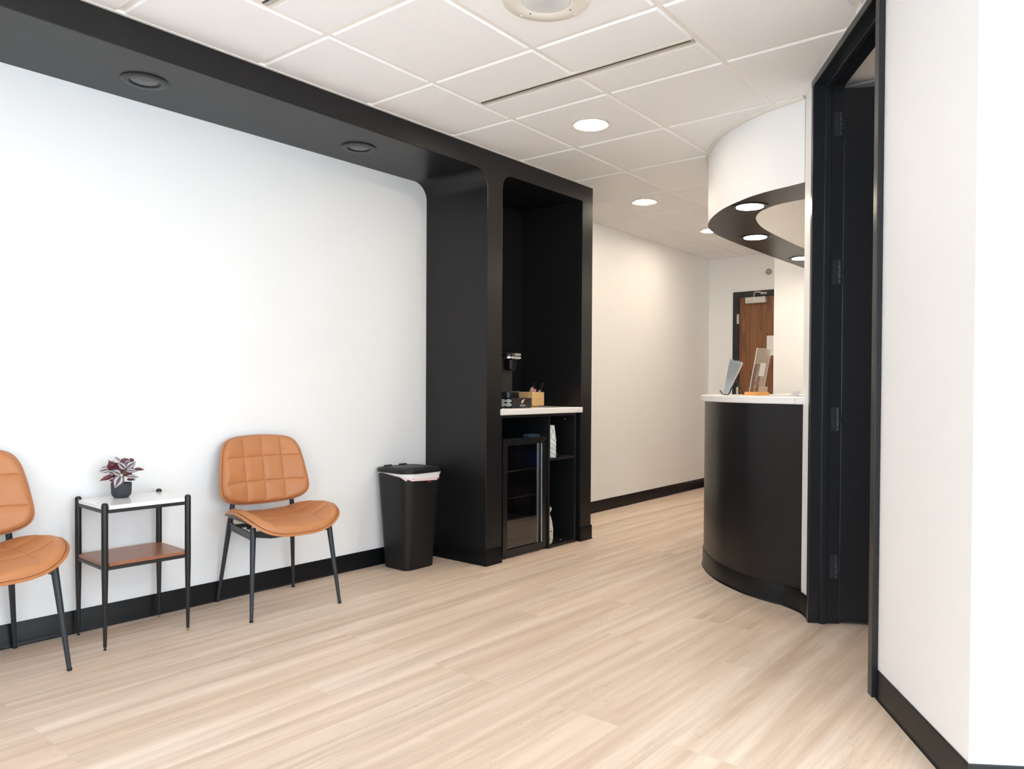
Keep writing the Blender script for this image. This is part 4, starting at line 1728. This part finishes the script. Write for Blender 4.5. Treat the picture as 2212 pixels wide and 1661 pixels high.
# coffee pods seen in the open side of the drawer
pod0 = None
kk = 0
for row in range(2):
    for k in range(4):
        y = 3.285 + k * 0.052
        z = TOPZ + 0.0095 + row * 0.0262
        if pod0 is None:
            bm = newbm()
            vs = lathe(bm, [(0.0, 0.0), (0.0245, 0.0), (0.0255, 0.001), (0.0245, 0.002), (0.0225, 0.003), (0.018, 0.040), (0.0, 0.040)], (0, 0, 0), 24)
            xform(vs, Matrix.Scale(0.5, 4, (0, 1, 0)))
            xform(vs, Matrix.Rotation(math.pi / 2, 4, 'Y'))
            xform(vs, Matrix.Rotation(math.pi / 2, 4, 'X'))
            pod0 = obj('coffee_pod', bm, M['paper'], None, smooth=True)
            pod = pod0
        else:
            pod = pod0.copy()
            COL.objects.link(pod)
        pod.location = (3.781, y, z + 0.0125)
        tag(pod, ('%s row white coffee pod in the open side of the drawer' % ('lower' if row == 0 else 'upper')), 'coffee pod', 'white coffee pods, %s row' % ('lower' if row == 0 else 'upper'))

# coffee machine
MX, MY, MZ = 3.860, 3.410, TOPZ + 0.0667
t = thing('coffee_machine', 'black single-serve coffee machine on the pod drawer in the niche', 'coffee machine', (MX, MY, MZ))
bm = newbm()
loft(bm, [[(p[0], p[1], z) for p in rrect(-0.078 + e, 0.066 - e, -0.125 + e, 0.12 - e, 0.055, 8)] for z, e in ((0, 0.002), (0.003, 0), (0.040, 0), (0.043, 0.003))])
obj('drip_base', bm, M['appliance'], t, smooth=True)
bm = newbm()
for k in range(7):
    box(bm, -0.05, 0.05, -0.115 + k * 0.011, -0.109 + k * 0.011, 0.043, 0.045)
obj('drip_grate', bm, M['silver'], t)
bm = newbm()
loft(bm, [[(p[0], p[1], z) for p in rrect(-0.072 - e, 0.078 + e, -0.045, 0.115, 0.04, 8)] for z, e in ((0.040, 0.0), (0.10, 0.0), (0.22, 0.006), (0.262, 0.006))])
obj('body', bm, M['appliancematte'], t, smooth=True)
bm = newbm()
loft(bm, [[(p[0], p[1], z) for p in rrect(-0.080 + e, 0.080 - e, -0.125 + e * 1.6, 0.118 - e, 0.06, 8)] for z, e in ((0.255, 0.010), (0.268, 0.0), (0.278, 0.0), (0.300, 0.008), (0.318, 0.022), (0.328, 0.045))])
obj('head', bm, M['appliance'], t, smooth=True)
bm = newbm()
loft(bm, [[(p[0], p[1], z) for p in rrect(-0.084 + e, 0.084 - e, -0.134 + e, 0.05, 0.062, 10)] for z, e in ((0.262, 0.004), (0.266, 0), (0.276, 0), (0.281, 0.004))])
obj('trim_band', bm, M['chrome'], t, smooth=True)['label'] = 'chrome band'
bm = newbm()
lathe(bm, [(0.0, 0.185), (0.024, 0.187), (0.036, 0.196), (0.048, 0.262), (0.0, 0.262)], (0.002, -0.070, 0), 36)
obj('spout', bm, M['appliance'], t, smooth=True)
bm = newbm()
box(bm, -0.030, 0.036, -0.137, -0.110, 0.283, 0.300)
hd = obj('handle', bm, M['greymetal'], t, bevel=0.003)
hd['label'] = 'dark grey handle'
text('KEURIG', 0.0145, (0.003, -0.1376, 0.2915), (math.pi / 2, 0, 0), M['letter'], hd, 'lettering', 0.0003, 1.1)

# bamboo caddy
t = thing('bamboo_caddy', 'square bamboo caddy on a round foot beside the coffee machine', 'caddy', (4.195, 3.440, TOPZ), math.radians(3))
bm = newbm()
lathe(bm, [(0, 0), (0.055, 0), (0.057, 0.004), (0.057, 0.009), (0, 0.009)], (0, 0, 0), 36)
obj('foot', bm, M['bamboo'], t, smooth=True)
bm = newbm()
w_, h0_, h1_, tk = 0.073, 0.009, 0.106, 0.006
box(bm, -w_, w_, -w_, w_, h0_, h0_ + tk)
box(bm, -w_, -w_ + tk, -w_, w_, h0_ + tk, h1_)
box(bm, w_ - tk, w_, -w_, w_, h0_ + tk, h1_)
box(bm, -w_ + tk, w_ - tk, -w_, -w_ + tk, h0_ + tk, h1_)
box(bm, -w_ + tk, w_ - tk, w_ - tk, w_, h0_ + tk, h1_)
obj('box', bm, M['bamboo'], t, bevel=0.001)
bm = newbm()
box(bm, -0.003, 0.003, -w_ + tk, w_ - tk, h0_ + tk, h1_ - 0.006)
box(bm, -w_ + tk, -0.003, -0.003, 0.003, h0_ + tk, h1_ - 0.006)
box(bm, 0.003, w_ - tk, -0.003, 0.003, h0_ + tk, h1_ - 0.006)
obj('divider', bm, M['bamboo'], t)
# packets
PK = [(-0.050, -0.045, 0.128, 25, 'kraft', 'brown sugar packet sticking up at the left end of the caddy'), (-0.035, -0.052, 0.135, -35, 'kraft', 'folded brown packet peaking highest in the bamboo caddy'),
      (-0.022, -0.046, 0.126, 20, 'pink', 'pink sweetener packet left of the centre divider in the caddy'), (-0.008, -0.050, 0.122, -15, 'pink', 'darker pink packet against the caddy divider'),
      (0.010, -0.040, 0.124, 5, 'paper', 'narrow white packet standing upright in the caddy'), (0.046, -0.040, 0.118, 60, 'pink', 'pink packet at the right end of the bamboo caddy'),
      (0.034, -0.050, 0.110, 15, 'green', 'green packet edge just above the caddy front')]
for x, y, hz, rot, c_, lb in PK:
    bm = newbm()
    wq = 0.006 if c_ == 'paper' else 0.024
    vs = box(bm, -wq, wq, -0.0012, 0.0012, -0.035, 0.035)
    for v in vs:
        v.co.y += 0.003 * math.sin(v.co.x * 80)
    o_ = obj('sweetener_packet', bm, M[c_], None, bevel=0.0006)
    o_.location = (4.195 + x, 3.440 + y, TOPZ + hz - 0.031)
    o_.rotation_euler = (math.radians(8), math.radians(rot), math.radians(10))
    tag(o_, lb, 'packet', 'sweetener packets in the caddy')
for k, (x, y, lx, ly, hgt) in enumerate([(0.020, -0.050, -0.052, 0.0, 0.186), (0.026, -0.048, -0.050, 0.004, 0.186), (0.032, -0.046, -0.048, 0.006, 0.182),
                                      (0.040, -0.020, 0.088, 0.0, 0.176), (0.042, -0.018, 0.104, 0.004, 0.180), (0.036, -0.016, 0.070, 0.0, 0.174), (0.044, -0.01, 0.006, 0.01, 0.178)]):
    bm = newbm()
    tube(bm, [(0, 0, 0.017), (lx, ly, hgt)], 0.0030 if k < 3 else 0.0016, 8)
    o_ = obj('stir_stick', bm, M['appliance'], None, smooth=True)
    o_.location = (4.195 + x, 3.440 + y, TOPZ)
    tag(o_, 'black stirrer leaning left in the bamboo caddy' if k < 3 else 'thin black stirrer fanning right at the back of the caddy', 'stirrer', 'black stirrers leaning left' if k < 3 else 'thin stirrers fanning right')

# ------------------------------------------------------------------ things on the reception counter
CZ = 1.071
# brochure easel
t = thing('brochure_stand', 'black wire easel holding brochures on the reception counter', 'stand', (4.50, 2.045, CZ), math.radians(21))
for s in (-1, 1):
    bm = newbm()
    tube(bm, [(s * 0.045, 0.062, 0.030), (s * 0.045, 0.058, 0.020), (s * 0.045, 0.048, 0.006), (s * 0.045, 0.030, 0.002), (s * 0.045, 0.016, 0.002), (s * 0.045, 0.006, 0.012), (s * 0.030, -0.028, 0.105)], 0.0022, 8)
    obj('wire_side', bm, M['blackmetal'], t, smooth=True)
    bm = newbm()
    tube(bm, [(s * 0.030, -0.028, 0.105), (s * 0.020, -0.085, 0.002)], 0.0022, 8)
    obj('back_leg', bm, M['blackmetal'], t, smooth=True)
bm = newbm()
tube(bm, [(-0.030, -0.028, 0.105), (0.030, -0.028, 0.105)], 0.0022, 8)
tube(bm, [(-0.045, 0.030, 0.002), (0.045, 0.030, 0.002)], 0.0022, 8)
obj('cross_wire', bm, M['blackmetal'], t, smooth=True)
bro = [mat('brochure_white', (0.80, 0.80, 0.80), 0.35), mat('brochure_blue_grey', (0.46, 0.53, 0.56), 0.35), mat('brochure_lilac_grey', (0.62, 0.63, 0.67), 0.35)]
for k in range(16):
    bm = newbm()
    fan = k / 15.0
    lean = math.radians(10 + 14 * (1 - fan))
    y0 = 0.013 + 0.028 * fan
    n0 = Vector((0, math.cos(lean), math.sin(lean)))
    d0 = Vector((0, -math.sin(lean), math.cos(lean)))
    hh = 0.215 + (0.018 if k == 15 else 0.004 * ((k * 7) % 3))
    wq = 0.050
    P0 = Vector((0, y0, 0.006))
    pts8 = []
    for dz in (0, hh):
        for sx in (-wq, wq):
            for th in (0, 0.0016):
                pts8.append(P0 + d0 * dz + Vector((sx + 0.002 * (k % 3), 0, 0)) + n0 * th)
    vs = [bm.verts.new(p) for p in pts8]
    for f_ in ((0, 1, 3, 2), (4, 6, 7, 5), (0, 2, 6, 4), (1, 5, 7, 3), (0, 4, 5, 1), (2, 3, 7, 6)):
        bm.faces.new([vs[i] for i in f_])
    o_ = obj('brochure', bm, bro[0] if k in (15, 0) else bro[1 + k % 2])
    o_.location = (4.50, 2.045, CZ)
    o_.rotation_euler = (0, 0, math.radians(21))
    tag(o_, 'pale brochure fanned in the black wire easel' if 0 < k < 15 else ('frontmost white brochure, tallest in the wire easel' if k == 15 else 'rearmost white brochure leaning back furthest in the wire easel'), 'brochure', 'brochures in the wire easel')

# acrylic sign with oak base
t = thing('sign_holder', 'clear acrylic sign leaning in an orange oak base on the counter', 'sign', (4.545, 1.888, CZ), math.radians(-3))
bm = newbm()
pr2 = [(-0.036, 0.0), (0.036, 0.0), (0.032, 0.021), (-0.030, 0.021)]
A_ = [bm.verts.new((-0.105, y, z)) for y, z in pr2]
B_ = [bm.verts.new((0.105, y, z)) for y, z in pr2]
bm.faces.new(A_)
bm.faces.new(B_[::-1])
for i in range(4):
    j = (i + 1) % 4
    bm.faces.new((A_[i], B_[i], B_[j], A_[j]))
obj('base', bm, M['oakbase'], t, bevel=0.0015)['label'] = 'orange oak base'
lean = math.radians(10.5)
Mx = Matrix.Translation((0, 0.006, 0.010)) @ Matrix.Rotation(lean, 4, 'X')
bm = newbm()
vs = box(bm, -0.100, 0.100, -0.0015, 0.0015, 0.0, 0.285)
xform(vs, Mx)
pane = obj('acrylic_sheet', bm, M['acrylic'], t)
bm = newbm()
for a_ in ((-0.1005, -0.0990, 0, 0.285), (0.0990, 0.1005, 0, 0.285), (-0.099, 0.099, 0.2835, 0.2855)):
    vs = box(bm, a_[0], a_[1], -0.0016, 0.0016, a_[2], a_[3])
    xform(vs, Mx)
obj('polished_edge', bm, M['acrylicedge'], pane)
bm = newbm()
vs = box(bm, -0.099, 0.099, 0.0016, 0.0020, 0.185, 0.2835) + box(bm, 0.012, 0.099, 0.0016, 0.0020, 0.01, 0.185)
xform(vs, Mx)
obj('frosted_film', bm, M['frost'], pane)
bm = newbm()
vs = box(bm, -0.018, 0.056, -0.0026, -0.0018, 0.112, 0.196)
xform(vs, Mx)
obj('sticker', bm, M['paper'], pane)['label'] = 'plain white sticker'
bars = mat('dark_clear_print', (0.20, 0.15, 0.13), 0.4)
for x0, x1, z0, z1, mm in ((-0.086, -0.078, 0.01, 0.16, bars), (-0.060, -0.050, 0.01, 0.18, bars), (-0.030, -0.020, 0.01, 0.18, bars), (0.0, 0.008, 0.01, 0.115, bars), (-0.045, -0.034, 0.01, 0.18, M['frost']),
                       (-0.050, -0.040, 0.062, 0.078, mat('violet_print', (0.25, 0.12, 0.5), 0.5)), (-0.038, -0.026, 0.060, 0.074, mat('red_print', (0.75, 0.07, 0.05), 0.5)), (-0.024, -0.014, 0.060, 0.074, mat('blue_print', (0.15, 0.35, 0.6), 0.5)),
                       (-0.010, 0.004, 0.058, 0.074, M['orange']), (-0.052, -0.016, 0.040, 0.047, mat('yellow_print', (0.85, 0.62, 0.12), 0.5))):
    bm = newbm()
    vs = box(bm, x0, x1, -0.0024, -0.0018, z0, z1)
    xform(vs, Mx)
    obj('printed_mark', bm, mm, pane)
bm = newbm()
vs = box(bm, 0.0, 0.125, -0.012, -0.010, 0.012, 0.055)
obj('pocket', bm, M['frost'], t)

# small white card box at the wall end
bm = newbm()
box(bm, -0.025, 0.025, -0.018, 0.018, 0, 0.030)
t = thing('card_holder', 'small translucent white card box at the wall end of the counter', 'card holder', (4.36, 1.578, CZ), math.radians(15))
obj('tray', bm, mat('milky_plastic', (0.80, 0.81, 0.84), 0.3), t, bevel=0.002)
bm = newbm()
box(bm, -0.022, 0.022, -0.008, 0.014, 0.022, 0.036)
obj('cards', bm, M['paper'], t)
